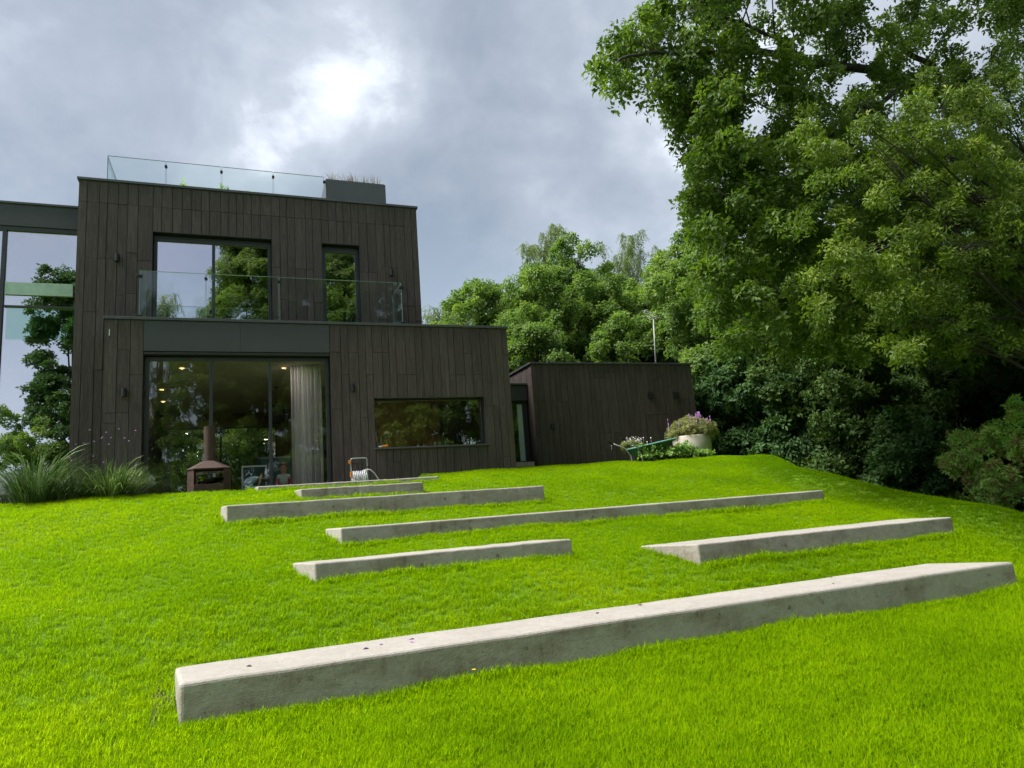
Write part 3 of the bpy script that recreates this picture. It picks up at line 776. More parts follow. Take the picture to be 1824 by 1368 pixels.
glass_run('balustrade_panel', [(-1.77, 14.98), (-1.77, 14.07)], 3.987, 4.905, [], True, house)
glass_run('balustrade_panel', [(3.19, 14.07), (3.19, 14.98)], 3.987, 4.905, [], True, house)
for x in (-1.77, 3.19):
    for z in (4.80, 4.02): box('bracket', 'black_fitting', x-.05, x+.05, 14.02, 14.08, z-.025, z+.025, house, bevel=.006)
glass_run('roof_balustrade_panel', [(-2.55, 15.17), (-1.46, 15.17), (-.38, 15.17), (.68, 15.17), (1.78, 15.17)], 7.137, 7.745, [7.62], True, house)
glass_run('roof_balustrade_panel', [(-2.54, 19.0), (-2.54, 15.19)], 7.137, 7.745, [], True, house)

# wall lights
def wall_light(parent, x, y, z):
    mb = MB().box(x-.045, x+.045, y-.015, y+.0, z-.06, z+.06)
    o = mb.build('wall_light', 'black_fitting', parent, bevel=.004)
    MB().tube([(x, y-.062, z-.075), (x, y-.062, z+.075)], [.042, .042], 14).box(x-.015, x+.015, y-.04, y-.01, z-.02, z+.02).build('lamp_housing', 'black_fitting', o)
for q in ((-1.97, 13.995, 2.56), (2.08, 13.995, 2.61), (-2.29, 14.995, 5.46), (3.18, 14.995, 5.45)): wall_light(house, *q)
MB().box(-2.24, -2.225, 13.985, 13.994, 3.62, 3.74).build('cable_tie', 'white_paint', house)

# annex and link
AX0, AX1, AY, AT = 6.87, 11.74, 16.0, 3.60
clad_front(annex, AX0, AX1, AY, lambda x: [(.70, AT-.02)], [(3.2, 3.35, None), (2.2, 1.75, None), (1.3, 2.6, None)], [], 21, .13, .20)
clad_front(annex, AY+.03, 18.4, AX0+.02, lambda x: [(.70, AT-.02)], [3.0], [], 22, .13, .20, along='-y', th=.02)
w = MB().box(AX0+.043, AX1-.01, AY+.024, 22.0, .4, AT-.03); w.build('wall', 'shell', annex)
MB().prism([(AX0-.03, AY-.035), (AX1+.03, AY-.035), (AX1+.03, 22), (AX0-.03, 22)], AT-.018, AT+.030).build('coping', 'coping_metal', annex, bevel=.004)
wall_light(annex, 7.33, AY-.008, 1.95)
for x in (10.32, 11.12):
    mb = MB().box(x-.085, x+.085, AY-.03, AY-.006, 2.63, 2.81); o = mb.build('vent', 'black_fitting', annex, bevel=.005)
    for k in range(4): box('louvre', 'dark_metal', x-.065, x+.065, AY-.045, AY-.031, 2.655+k*.037, 2.672+k*.037, o)
def link():
    MB().box(5.50, AX0-.003, 16.35, 16.47, 2.70, 3.10).build('fascia_panel', 'slate_panel', annex, bevel=.003)
    MB().box(5.50, AX0-.003, 16.30, 20.0, 3.104, 3.145).build('coping', 'coping_metal', annex, bevel=.003)
    o = MB().box(5.52, 6.74, 16.46, 16.52, 2.62, 2.70).box(6.74, AX0-.004, 16.44, 16.53, 1.15, 2.70).box(5.52, 6.74, 16.46, 16.52, 1.12, 1.16).build('link_door', 'dark_metal', annex)
    MB().box(5.52, 6.60, 16.48, 16.50, 1.162, 2.618, ).build('pane', 'glass_kitchen', o)
    MB().box(6.602, 6.738, 16.47, 16.515, 1.162, 2.618).build('pale_jamb', 'pale_green', o)
    MB().box(5.5, AX0, 17.9, 18.0, .7, 3.1).build('wall', 'shell', annex)
    for i, z in enumerate((.86, .98)):
        box('step_board', 'pale_board', 6.0, 6.72, 15.78+i*.10, 16.34, z, z+.115, annex, bevel=.006)
    box('door_post', 'pale_board', 6.08, 6.13, 15.80, 15.85, .9, 1.62, annex, bevel=.004)
link()

# television aerial on the annex
def aerial():
    b = Vector((10.57, 16.6, AT+.03)); t = thing('tv_aerial', 'grey television aerial on a thin mast above the annex roof', 'aerial', b)
    k = 16.6/16.0
    top = Vector((10.72*k-.02, 16.6, 5.08)); base = Vector((11.0, 16.6, AT+.03)); t.location = base
    MB().tube([base, top], [.022, .019], 8).build('mast', 'alu', t, smooth=True)
    a0 = top+Vector((.06, 0, -.05)); a1 = top+Vector((-.46, -.30, .12))
    MB().tube([a0, a1], [.013, .011], 6).build('boom', 'alu', t)
    d = (a1-a0).normalized(); s = d.cross(Vector((0, 0, 1))).normalized()
    for i in range(7):
        p = a0.lerp(a1, .12+i*.145); h = .17-.012*i
        MB().tube([p-s*h+Vector((0, 0, .02)), p+s*h+Vector((0, 0, .02))], [.0035, .0035], 5).build('element', 'alu', t)
aerial()

# roof planter
pl_ = thing('roof_planter', 'dark grey box planter of dry grasses on the top roof edge', 'planter', (2.5, 15.6, 7.137))
MB().box(1.81, 3.18, 15.16, 16.2, 7.139, 7.69).build('box', 'planter_metal', pl_, bevel=.006)
MB().box(1.83, 3.16, 15.18, 16.18, 7.70, 7.71).build('soil', 'soil', pl_)
def blade_strip(mb, base, az, L, lean, w, seg=6, droop=1.0):
    """an arching grass blade"""
    d = Vector((math.cos(az), math.sin(az), 0)); sd = Vector((-d.y, d.x, 0)); P = []
    b = len(mb.v); p = Vector(base); ang = lean
    for i in range(seg+1):
        t = i/seg; ww = w*(1-t)**.6*(.6+.8*min(1, t*3)) if t < 1 else 0.0004
        mb.v += [tuple(p-sd*ww*.5), tuple(p+sd*ww*.5)]
        st = L/seg; p = p+(d*math.sin(ang)+Vector((0, 0, 1))*math.cos(ang))*st; ang = min(ang+droop*(t+.15)*.55, 2.5)
    for i in range(seg): mb.f.append((b+2*i, b+2*i+1, b+2*i+3, b+2*i+2)); mb.mi.append(0)
def grass_clump(parent, name, mat, c, r, n, L0, L1, w, seed, droop=1.0, lean=.25):
    """many arching blades; sorted into a few tones"""
    q = random.Random(seed); mb = MB()
    for i in range(n):
        az = q.uniform(0, 6.283); rr = r*math.sqrt(q.random())
        blade_strip(mb, (c[0]+rr*math.cos(az), c[1]+rr*math.sin(az), c[2]), az+q.uniform(-.6, .6), q.uniform(L0, L1), q.uniform(.02, lean)+rr*.5, w*q.uniform(.7, 1.2), 6, droop*q.uniform(.5, 1.3))
    o = mb.build(name, mat, parent); o['kind'] = 'stuff'; return o
def m_reed(name, stops):
    a = NT(name); r = a.n('ShaderNodeNewGeometry').outputs['Random Per Island']
    c = a.ramp(r, stops); d = a.principled(c, .5, spec=.3); t = a.n('ShaderNodeBsdfTranslucent', {'Color': c})
    M[name] = a.done(a.n('ShaderNodeMixShader', {'Fac': .3, 1: d.outputs[0], 2: t.outputs[0]}))
m_reed('reed_green', [(0, (.045, .085, .020)), (.6, (.11, .20, .035)), (.9, (.20, .30, .07)), (1, (.34, .38, .18))])
m_reed('reed_dark', [(0, (.040, .085, .022)), (.7, (.085, .16, .04)), (1, (.20, .27, .10))])
m_reed('reed_straw', [(0, (.16, .13, .06)), (.5, (.30, .25, .12)), (1, (.46, .40, .22))])
for i, x in enumerate((2.0, 2.3, 2.45, 2.75, 2.98)):
    grass_clump(pl_, 'dry_grass', 'reed_straw', (x, 15.33+.05*(i % 2), 7.70), .14, 55, .10, .30, .007, 40+i, .8, .5)
for i, (x, z) in enumerate(((-1.15, .16), (-.95, .06), (-.40, .14), (-.30, .10), (.18, .07), (-.85, .05))):
    t = thing('roof_weed', ['tallest green weed behind the roof glass, nearest its left panel', 'small green weed right of the tallest roof weed', 'green weed behind the second roof glass joint', 'low green weed hard beside the weed at the second roof joint', 'lone low weed behind the third roof glass panel', 'very low weed between the two leafy roof weeds'][i], 'plant', (x, 15.5, 7.137), 'weeds behind the roof glass')
    q = np.array([[x+rs.uniform(-.05, .05), 15.5+rs.uniform(-.05, .05), 7.16+z*rs.uniform(.4, 1.6)+.10] for _ in range(7)])
    MB().tube([(x, 15.5, 7.07), (x, 15.5, 7.2+z)], [.006, .003], 5).build('stem', 'bark', t)
    scatter('leaves', 'seedling', q, rng.uniform(-.6, .6, (7, 3)), np.full(7, .75), rng.uniform(.5, 1, 7), t)

# ------------------------------------------------------------------ things on the terrace
def fireplace():
    cx, cy = -.535, 13.42; t = thing('outdoor_fireplace', 'rusty steel outdoor fireplace with a round flue on the terrace', 'fireplace', (cx, cy, .46))
    def ring(hw, hd, ch, sc=1.0):
        return [(cx+sx*hw*sc if i % 2 == 0 else 0, 0) for i, sx in ()]
    P = [(-.235, -.30), (.235, -.30), (.345, -.17), (.345, .17), (.235, .30), (-.235, .30), (-.345, .17), (-.345, -.17)]
    Pw = [(cx+x, cy+y) for x, y in P]
    mb = MB(); mb.prism(Pw, .462, .80)
    mb.build('hearth', 'corten', t, bevel=.004)
    sd = MB()
    for pts in (((.235, -.30), (.345, -.17), (.345, .17), (.235, .30)), ((-.345, -.17), (-.235, -.30), (-.235, .30), (-.345, .17))):
        inner = [(x*.93, y*.97) for x, y in pts]
        sd.prism([(cx+x, cy+y) for x, y in pts], .802, 1.055)
    sd.build('side_panel', 'corten', t, bevel=.003)
    top = [(cx+x*.30, cy+y*.33) for x, y in P]
    MB().prism([(cx+x*1.03, cy+y*1.03) for x, y in P], 1.057, 1.072).prism([(cx+x*1.03, cy+y*1.03) for x, y in P], 1.073, 1.215, top=top).build('hood', 'corten', t)
    MB().lathe([(.094, 1.20-.46), (.094, 1.80-.46), (.098, 1.801-.46), (.098, 1.825-.46), (.08, 1.826-.46), (.08, 1.30-.46)], (cx, cy, .46), 20).build('flue', 'corten', t, smooth=False)
    for k in range(3):
        a = .5+k*1.1; MB().tube([(cx-.16+.1*k, cy-.1, .83+.03*k), (cx+.05+.1*k, cy+.12, .84+.03*k)], [.035, .03], 7).build('log', 'bark', t)
fireplace()
def hose_reel():
    t = thing('hose_reel', 'steel hose trolley wound with white hose beside the sliding door', 'hose reel', (2.09, 13.55, .46))
    x0, x1, y = 1.94, 2.25, 13.58; fr = []
    for i in range(9):
        a = math.pi*i/8; fr.append(((x0+x1)/2-(x1-x0)/2*math.copysign(abs(math.cos(a))**.35, math.cos(a)), y, 1.12+.05*math.sin(a)**.5 if 0 < i < 8 else 1.10))
    P = [(x0, y+.0, .48)]+fr+[(x1, y, .48)]
    MB().tube(P, .013, 8).build('handle', 'steel', t, smooth=True)
    MB().tube([(x0, y, .50), (x0, y+.20, .50)], .011, 7).tube([(x1, y, .50), (x1, y+.20, .50)], .011, 7).tube([(x0, y, .80), (x1, y, .80)], .014, 8).build('frame', 'steel', t)
    c = MB(); q = random.Random(4)
    for k in range(8):
        x = x0+.040+.034*k; r = .130+q.uniform(-.012, .018)
        c.tube([(x+.010*math.sin(a*2), y-.02+r*math.cos(a), .79+r*math.sin(a)) for a in [2*math.pi*i/16 for i in range(17)]], .0125, 6)
    c.tube([(2.15, 13.47, .86), (2.2, 13.44, .93), (2.28, 13.45, .93), (2.36, 13.46, .86), (2.45, 13.47, .72), (2.52, 13.49, .5)], .0105, 7)
    c.build('hose', 'hose', t, smooth=True)
    for x, z, h in ((x0, .86, .05), (x0-.02, 1.10, .035)):
        box('orange_fitting', 'orange', x-.02, x+.022, y-.03, y+.02, z-h, z+h, t, bevel=.008)
    box('crank', 'black_fitting', x1-.02, x1+.05, y-.04, y-.01, .975, 1.0, t, bevel=.004)
hose_reel()
def kitchen_things():
    z = 1.362
    t = thing('utensil_pot', 'white pot of spoons standing inside the kitchen window', 'pot', (2.68, 14.42, z))
    MB().lathe([(.001, 0), (.07, 0), (.075, .17), (.068, .17), (.064, .01), (.001, .01)], (2.68, 14.42, z)).build('pot', 'pale_green', t, smooth=False)
    for (dx, h, r) in ((-.09, .37, .035), (.02, .30, .02), (.13, .36, .055)):
        m = MB().tube([(2.68+dx*.3, 14.42, z+.05), (2.68+dx, 14.44, z+h)], .008, 6); m.ball((2.68+dx*1.08, 14.44, z+h+.01), r, 6, 0, .7); m.build('spoon', 'white_paint', t, smooth=True)
    for i, (x, lab) in enumerate(((3.47, 'small clear bottle on the kitchen counter, left of the red tin'), (3.60, 'small clear bottle touching the red tin in the kitchen'))):
        tag(MB().lathe([(.001, 0), (.03, 0), (.032, .07), (.012, .10), (.012, .135), (.001, .135)], (x, 14.42, z), 12).build('bottle', 'pale_green', loc=(x, 14.42, z), smooth=False), lab, 'bottle', 'bottles on the kitchen counter')
    t = thing('tin', 'round red tin on the kitchen counter', 'tin', (3.74, 14.42, z))
    MB().lathe([(.001, 0), (.05, 0), (.05, .09), (.001, .09)], (3.74, 14.42, z), 16).build('can', 'red_tin', t); MB().lathe([(.001, 0), (.053, 0), (.053, .015), (.001, .02)], (3.74, 14.42, z+.091), 16).build('lid', 'red_tin', t)
    t = thing('dish_rack', 'low black rack with glasses beside the kitchen tap', 'dish rack', (3.92, 14.45, z))
    MB().box(3.83, 4.02, 14.38, 14.52, z, z+.06).build('rack', 'black_fitting', t, bevel=.005)
    for x in (3.80, 3.90): MB().lathe([(.001, 0), (.022, 0), (.03, .09), (.027, .09), (.02, .005)], (x+.05, 14.45, z+.062), 12).build('glass', 'pale_green', t)
    tag(MB().tube([(4.03, 14.5, z), (4.03, 14.5, z+.30), (4.03, 14.46, z+.335), (4.03, 14.40, z+.33), (4.03, 14.38, z+.28)], .010, 8).build('tap', 'steel', smooth=True, loc=(4.03, 14.5, z)), 'tall thin steel tap inside the kitchen window', 'tap')
    m = MB(); q = random.Random(5)
    for i in range(8):
        for j in range(4):
            pass
    m.prism([(4.30, 14.36), (4.52, 14.34), (4.55, 14.48), (4.33, 14.50)], z, z+.075, top=[(4.36, 14.38), (4.53, 14.37), (4.50, 14.45), (4.35, 14.46)])
    tag(m.build('cloth', 'yellow_cloth', bevel=.015, loc=(4.42, 14.42, z)), 'crumpled bright yellow cloth on the kitchen counter', 'cloth')
    t = thing('house_plant', 'dark leafy plant in a teal pot at the kitchen window corner', 'plant', (4.70, 14.48, z))
    MB().lathe([(.001, 0), (.09, 0), (.12, .10), (.11, .10), (.085, .02)], (4.70, 14.48, z), 16).build('pot', 'teal_dark', t)
    MB().tube([(4.70, 14.48, z+.02), (4.69, 14.47, z+.22)], [.012, .006], 6).build('stem', 'bark', t)
    n = 26; P = np.array([4.69, 14.48, z+.2])+rng.normal(size=(n, 3))*np.array([.06, .05, .06]); scatter('leaves', 'dark', P, rng.uniform(-1, 1, (n, 3)), np.full(n, .4), rng.random(n), t)
    t = thing('hose_connector', 'orange hose connector left on the outside kitchen sill', 'connector', (2.68, 13.98, 1.389))
    MB().tube([(2.62, 13.985, 1.42), (2.70, 13.985, 1.42)], [.018, .026], 10).tube([(2.70, 13.985, 1.42), (2.75, 13.985, 1.425)], [.03, .02], 10).build('body', 'orange', t); MB().tube([(2.56, 13.985, 1.412), (2.62, 13.985, 1.42)], [.014, .014], 8).build('tail', 'hose', t)
kitchen_things()
def curtain():
    m = MB(); n = 150; x0, x1 = .92, 1.52; b = 0
    rows = [3.19, 3.12, 2.4, 1.6, .9, .465]
    for k, z in enumerate(rows):
        for i in range(n+1):
            u = i/n; am = .035*(0.75+.35*math.sin(u*9+1.3))*(1 if k else .6)
            x = x0+(x1-x0)*u+.012*math.sin(u*31+k*.4); y = 14.46+am*math.sin(u*2*math.pi*13+.8*math.sin(u*7)+k*.05)
            m.v.append((x, y, z))
    for k in range(len(rows)-1):
        for i in range(n): a = k*(n+1)+i; m.f.append((a, a+1, a+n+2, a+n+1)); m.mi.append(0)
    o = m.build('curtain', 'curtain_cloth', smooth=True, loc=(1.2, 14.46, .465))
    md = o.modifiers.new('solid', 'SOLIDIFY'); md.thickness = .004
    tag(o, 'long pale grey pleated curtain inside the right sliding door', 'curtain')
curtain()
def pendant():
    c = Vector((.75, 17.0, 2.58)); t = thing('pendant_lamp', 'large dark faceted pendant lamp hanging behind the sliding doors', 'lamp', c)
    prof = [(.12, .20), (.27, -.06), (.19, -.22), (.18, -.22), (.255, -.06), (.11, .195)]
    MB().lathe(prof, c, 6).build('lamp_shade', 'black_fitting', t)
    MB().tube([c+Vector((0, 0, .2)), c+Vector((0, 0, .62))], .006, 6).build('cord', 'black_fitting', t)
    MB().lathe([(.001, 0), (.06, 0), (.06, .02), (.001, .02)], c+Vector((0, 0, .615)), 14).build('ceiling_rose', 'black_fitting', t)
    for k in range(6):
        a = math.pi/3*k; MB().tube([c+Vector((.12*math.cos(a), .12*math.sin(a), .205)), c+Vector((.275*math.cos(a), .275*math.sin(a), -.06)), c+Vector((.19*math.cos(a), .19*math.sin(a), -.225))], .009, 5).build('rib', 'black_fitting', t)
pendant()
def room_things():
    t = thing('play_chair', 'pale blue rounded play chair behind the middle sliding pane', 'toy', (.26, 14.75, .45))
    MB().prism([(.02, 14.6), (.30, 14.6), (.30, 14.9), (.02, 14.9)], .45, .80).build('base', 'pale_blue', t, bevel=.05, seg=3)
    MB().tube([(.10, 14.75, .80), (.14, 14.75, .90), (.24, 14.75, .945), (.36, 14.75, .95)], [.10, .09, .06, .03], 10).build('backrest', 'pale_blue', t, smooth=True)
    t = thing('toy_bat', 'slim wooden bat leaning upright beside the pale blue play chair', 'bat', (.27, 14.60, .45))
    MB().tube([(.22, 14.60, .45), (.30, 14.62, .80), (.35, 14.63, 1.0)], [.016, .018, .024], 8).build('blade', 'bat_wood', t, smooth=True); MB().tube([(.35, 14.63, 1.0), (.36, 14.635, 1.04)], [.018, .016], 8).build('grip', 'bat_wood', t)
    t = thing('easel_board', 'white framed board standing behind the play chair', 'easel', (.2, 15.1, .45))
    MB().box(-.01, .02, 15.08, 15.11, .46, 1.24).box(.021, .44, 15.08, 15.11, 1.21, 1.24).box(.441, .47, 15.08, 15.11, .46, 1.24).build('frame', 'white_paint', t)
    MB().box(.021, .44, 15.09, 15.10, .8, 1.208).build('board', 'teal_dark', t)
    t = thing('armchair', 'dark armchair in the room behind the child', 'chair', (.75, 16.3, .45))
    MB().box(.35, 1.05, 16.0, 16.6, .47, .9).build('seat', 'teal_dark', t, bevel=.05); MB().box(.35, 1.05, 16.55, 16.72, .9, 1.55).build('backrest', 'teal_dark', t, bevel=.05)
    for x in (.25, 1.06): MB().box(x, x+.1, 16.0, 16.6, .47, 1.1).build('armrest', 'teal_dark', t, bevel=.03)
    t = thing('toy_keyboard', 'dark toy keyboard with white keys beside the child', 'toy', (.43, 14.72, .45))
    MB().box(.28, .60, 14.66, 14.80, .88, .94).build('case', 'black_fitting', t, bevel=.006)
    MB().box(.31, .33, 14.70, 14.74, .45, .879).box(.55, .57, 14.70, 14.74, .45, .879).build('stand', 'black_fitting', t)
    for k in range(9):
        if k != 4: MB().box(.30+k*.032, .326+k*.032, 14.652, 14.69, .942, .952).build('key', 'white_paint', t)
room_things()

# the child indoors, standing behind the glass
def skin_body(name, verts, edges, radii, mat, parent=None, root=0, sub=2, loc=None):
    me = bpy.data.meshes.new(name); L = Vector(loc) if loc else Vector((0, 0, 0))
    me.from_pydata([tuple(Vector(v)-L) for v in verts], edges, []); me.materials.append(M[mat])
    o = bpy.data.objects.new(name, me); COL.objects.link(o); o.location = L
    md = o.modifiers.new('skin', 'SKIN'); md.use_smooth_shade = True
    if not me.skin_vertices: me.skin_vertices.new()
    for i, r in enumerate(radii):
        sv = me.skin_vertices[0].data[i]; sv.radius = (r, r) if not isinstance(r, tuple) else r; sv.use_root = (i == root)
    ss = o.modifiers.new('sub', 'SUBSURF'); ss.levels = sub; ss.render_levels = sub
    if parent is not None: adopt(o, parent)
    return o
def child():
    cx, cy, fz = .775, 14.72, .45
    t = thing('person', 'toddler in a striped pale shirt over magenta sleeves, standing indoors by the curtain', 'person', (cx, cy, fz))
    V, E, Rd = [], [], []
    def v(x, y, z, r, p=None):
        V.append((cx+x, cy+y, fz+z)); Rd.append(r); i = len(V)-1
        if p is not None: E.append((p, i))
        return i
    pel = v(0, 0, .34, (.085, .07)); ch = v(0, 0, .44, (.085, .068), pel); sh = v(0, 0, .53, (.07, .055), ch); nk = v(0, 0, .575, .030, sh)
    h1 = v(0, -.008, .625, (.066, .066), nk); h2 = v(0, -.004, .70, (.083, .088), h1); h3 = v(0, .004, .765, (.058, .06), h2)
    for s in (-1, 1):
        a = v(s*.085, 0, .525, .034, sh); b = v(s*.125, .0, .45, .029, a); c = v(s*.135, -.035, .37, .024, b); d = v(s*.125, -.07, .335, .021, c)
        w0 = v(s*.12, -.09, .325, .019, d)
        for k in range(4):
            f0 = v(s*(.135-.011*k), -.112, .322-.001*k, .0065, w0); f1 = v(s*(.134-.011*k), -.132+.003*abs(k-1), .314, .006, f0); v(s*(.132-.010*k), -.142+.003*abs(k-1), .300, .005, f1)
        th = v(s*.098, -.10, .330, .0065, w0); v(s*.088, -.115, .327, .0055, th)
        l0 = v(s*.045, 0, .28, .055, pel); l1 = v(s*.05, -.008, .165, .042, l0); l2 = v(s*.05, .004, .05, .030, l1); l3 = v(s*.052, -.03, .022, .024, l2); v(s*.055, -.075, .018, .02, l3)
    skin_body('body', V, E, Rd, 'skin', t)
    # shirt and sleeves as slightly larger shells
    sv = [(0, 0, .335), (0, 0, .44), (0, 0, .535), (0, 0, .56)]; srd = [(.098, .082), (.097, .079), (.081, .066), (.045, .042)]
    SV = [(cx+a, cy+b, fz+c) for a, b, c in sv]; SE = [(0, 1), (1, 2), (2, 3)]
    for s in (-1, 1):
        SV += [(cx+s*.09, cy, fz+.522), (cx+s*.118, cy, fz+.468)]; srd += [.043, .040]; k = len(SV)-2; SE += [(2, k), (k, k+1)]
    skin_body('shirt', SV, SE, srd, 'striped_cotton', t)
    for s in (-1, 1):
        skin_body('sleeve', [(cx+s*.112, cy, fz+.475), (cx+s*.127, cy, fz+.445), (cx+s*.136, cy-.036, fz+.37), (cx+s*.126, cy-.068, fz+.337)], [(0, 1), (1, 2), (2, 3)], [.036, .036, .031, .027], 'magenta_cloth', t)
    TV = [(cx, cy, fz+.325), (cx-.046, cy, fz+.27), (cx-.05, cy-.006, fz+.165), (cx-.05, cy+.004, fz+.06), (cx+.046, cy, fz+.27), (cx+.05, cy-.006, fz+.165), (cx+.05, cy+.004, fz+.06)]
    skin_body('trousers', TV, [(0, 1), (1, 2), (2, 3), (0, 4), (4, 5), (5, 6)], [(.094, .078), .063, .052, .042, .063, .052, .042], 'navy_cloth', t)
    m = MB(); c = Vector((cx, cy+.012, fz+.715)); n = 16
    for i in range(n):
        for j in range(9):
            th = math.pi*j/12; ph = 2*math.pi*i/n
            front = max(0, -math.sin(ph)); lim = 1.0-.42*front*(j/8)
            r = .093*(1+.02*math.sin(5*ph)); m.v.append(tuple(c+Vector((r*math.sin(th*lim)*math.cos(ph), r*1.05*math.sin(th*lim)*math.sin(ph), r*1.0*math.cos(th*lim)))))
    for i in range(n):
        for j in range(8): a = i*9+j; b = ((i+1) % n)*9+j; m.f.append((a, b, b+1, a+1)); m.mi.append(0)
    m.build('hair', 'hair', t, smooth=True)
    for s in (-1, 1):
        MB().ball((cx+s*.030, cy-.079, fz+.685), .0105, 6).build('eye', 'eye', t, smooth=True)
        MB().ball((cx+s*.083, cy+.006, fz+.675), .012, 6, 0, 1.5).build('ear', 'skin', t, smooth=True)
        m = MB().tube([(cx+s*.044, cy-.080, fz+.706), (cx+s*.028, cy-.087, fz+.711), (cx+s*.017, cy-.087, fz+.708)], .0035, 5); m.build('eyebrow', 'hair', t)
    MB().tube([(cx, cy-.084, fz+.675), (cx, cy-.098, fz+.655), (cx, cy-.088, fz+.650)], [.007, .0115, .008], 8).build('nose', 'skin', t, smooth=True)
    MB().tube([(cx-.020, cy-.072, fz+.627), (cx, cy-.079, fz+.623), (cx+.020, cy-.072, fz+.627)], [.003, .0055, .003], 6).build('mouth', 'red_tin', t, smooth=True)
child()

# ------------------------------------------------------------------ right of the annex: planter, barrow, seedlings
def big_planter():
    c = (10.92, 15.22, float(gz(10.92, 15.22))-.02); t = thing('stone_planter', 'large round pale stone planter overflowing with purple flowering lavender', 'planter', c)
    H = 1.50-c[2]
    MB().lathe([(.001, 0), (.42, 0), (.455, .05), (.49, H*.55), (.485, H-.03), (.475, H), (.44, H), (.43, H-.05), (.001, H-.06)], c, 36).build('pot', 'pot_stone', t, smooth=True)
    cl = [(c[0]+.30*math.cos(a)*k, c[1]+.28*math.sin(a)*k, 1.66+.14*(1-.7*k*k)+rs.uniform(-.06, .06), rs.uniform(.15, .24)) for a, k in [(rs.uniform(0, 6.3), rs.uniform(0, 1.65)) for _ in range(44)]]
    P, D, T, S = clump_points(cl, per=2600, squash=.9, up=.5, size=1.0, tone=(.1, .9))
    scatter('foliage', 'lavender', P, euler_from(D), S, T, t)
    q = random.Random(9)
    for k in range(46):
        if k < 28: x, y, z = c[0]+.10+q.gauss(0, .11), c[1]-.20+q.gauss(0, .10), 2.0+q.uniform(-.05, .10)
        else:
            a = q.uniform(0, 6.3); x, y, z = c[0]+.58*math.cos(a), c[1]+.5*math.sin(a), 1.84+q.uniform(-.05, .14)
        MB().tube([(x, y, z-.14), (x+.01, y, z-.02), (x+.012, y, z), (x+.014, y, z+.035)], [.003, .004, .014, .005], 6).build('flower_spike', 'petal_purple', t)
big_planter()
def barrow():
    gy = 14.55; g0 = float(gz(8.9, gy)); t = thing('wheelbarrow', 'dark green wheelbarrow with a pale rim, handles to the left, by the seedlings', 'wheelbarrow', (9.2, gy, g0))
    z0 = 1.18; zr = 1.34
    def P(x, y, z): return (x, gy+y, z)
    lo = [P(8.86, -.16, z0-.17), P(9.35, -.14, z0-.12), P(9.35, .20, z0-.12), P(8.86, .22, z0-.17)]
    hi = [P(8.74, -.27, z0+.02), P(9.84, -.24, zr+.04), P(9.84, .30, zr+.04), P(8.74, .33, z0+.02)]
    m = MB()
    for i in range(4): j = (i+1) % 4; m.face(lo[i], lo[j], hi[j], hi[i])
    m.face(*lo)
    o = m.build('tray', 'green_tray', t); md = o.modifiers.new('solid', 'SOLIDIFY'); md.thickness = .008
    MB().tube(hi+[hi[0]], .017, 8).build('rim', 'green_rim', t)
    for y in (-.22, .26):
        MB().tube([P(9.75, y*.4, z0-.10), P(8.95, y, z0-.10), P(8.62, y*1.15, z0+.08), P(8.40, y*1.3, z0+.185)], .015, 8).build('handle', 'alu', t, smooth=True)
        MB().tube([P(8.40, y*1.3, z0+.185), P(8.27, y*1.34, z0+.235)], .020, 8).build('grip', 'black_fitting', t)
        MB().tube([P(8.70, y*1.1, z0+.04), P(8.82, y, z0-.14), P(8.84, y, g0)], .014, 8).build('leg', 'alu', t)
    wc = Vector(P(9.86, .02, g0+.17))
    MB().tube([wc+Vector((.17*math.cos(a), 0, .17*math.sin(a))) for a in [2*math.pi*i/20 for i in range(21)]], .032, 8).build('tyre', 'black_fitting', t, smooth=True)
    MB().tube([wc-Vector((0, .03, 0)), wc+Vector((0, .03, 0))], .12, 14).build('rim_wheel', 'alu', t)
barrow()
def daisies():
    c = (9.10, 15.05, float(gz(9.1, 15.05))); t = thing('daisy_plant', 'pot of small white daisies behind the wheelbarrow', 'plant', c)
    MB().lathe([(.001, 0), (.15, 0), (.19, .26), (.175, .26), (.14, .05)], c, 20).build('pot', 'black_pot', t)
    cl = [(c[0]+rs.uniform(-.22, .22), c[1]+rs.uniform(-.15, .15), c[2]+.33+rs.uniform(0, .12), .13) for _ in range(10)]
    P, D, T, S = clump_points(cl, per=3000, up=.6, size=.9, tone=(.3, 1)); scatter('foliage', 'lavender', P, euler_from(D), S, T, t)
    q = random.Random(2)
    for k in range(46):
        x, y, z = c[0]+q.gauss(0, .17), c[1]+q.uniform(-.2, .2), c[2]+.50+q.uniform(-.10, .14)
        m = MB(); m.tube([(x, y, z-.12), (x, y, z)], .002, 4); n = Vector((q.uniform(-.5, .5), -.8, .7)).normalized()
        a = n.orthogonal().normalized(); b = n.cross(a); p = Vector((x, y, z))
        for i in range(7):
            th = 2*math.pi*i/7; d = a*math.cos(th)+b*math.sin(th); sd = n.cross(d); r = .017
            m.face(p, p+d*r*.6+sd*r*.3, p+d*r+n*.002, p+d*r*.6-sd*r*.3)
        m.build('flower', 'petal_white', t)
daisies()
SEED = [(9.02, 14.36, .30, 'leftmost potted seedling, spreading in front of the wheelbarrow tray'), (9.42, 14.40, .24, 'bushy light green potted seedling second from the wheelbarrow legs'),
        (9.72, 14.40, .22, 'potted seedling with pale leaves under the wheelbarrow tip'), (10.02, 14.42, .28, 'tallest leafy seedling in the middle of the row'),
        (10.28, 14.50, .20, 'dark leaved potted seedling just left of the stone planter'), (10.62, 14.42, .07, 'small yellowing potted seedling in front of the stone planter')]
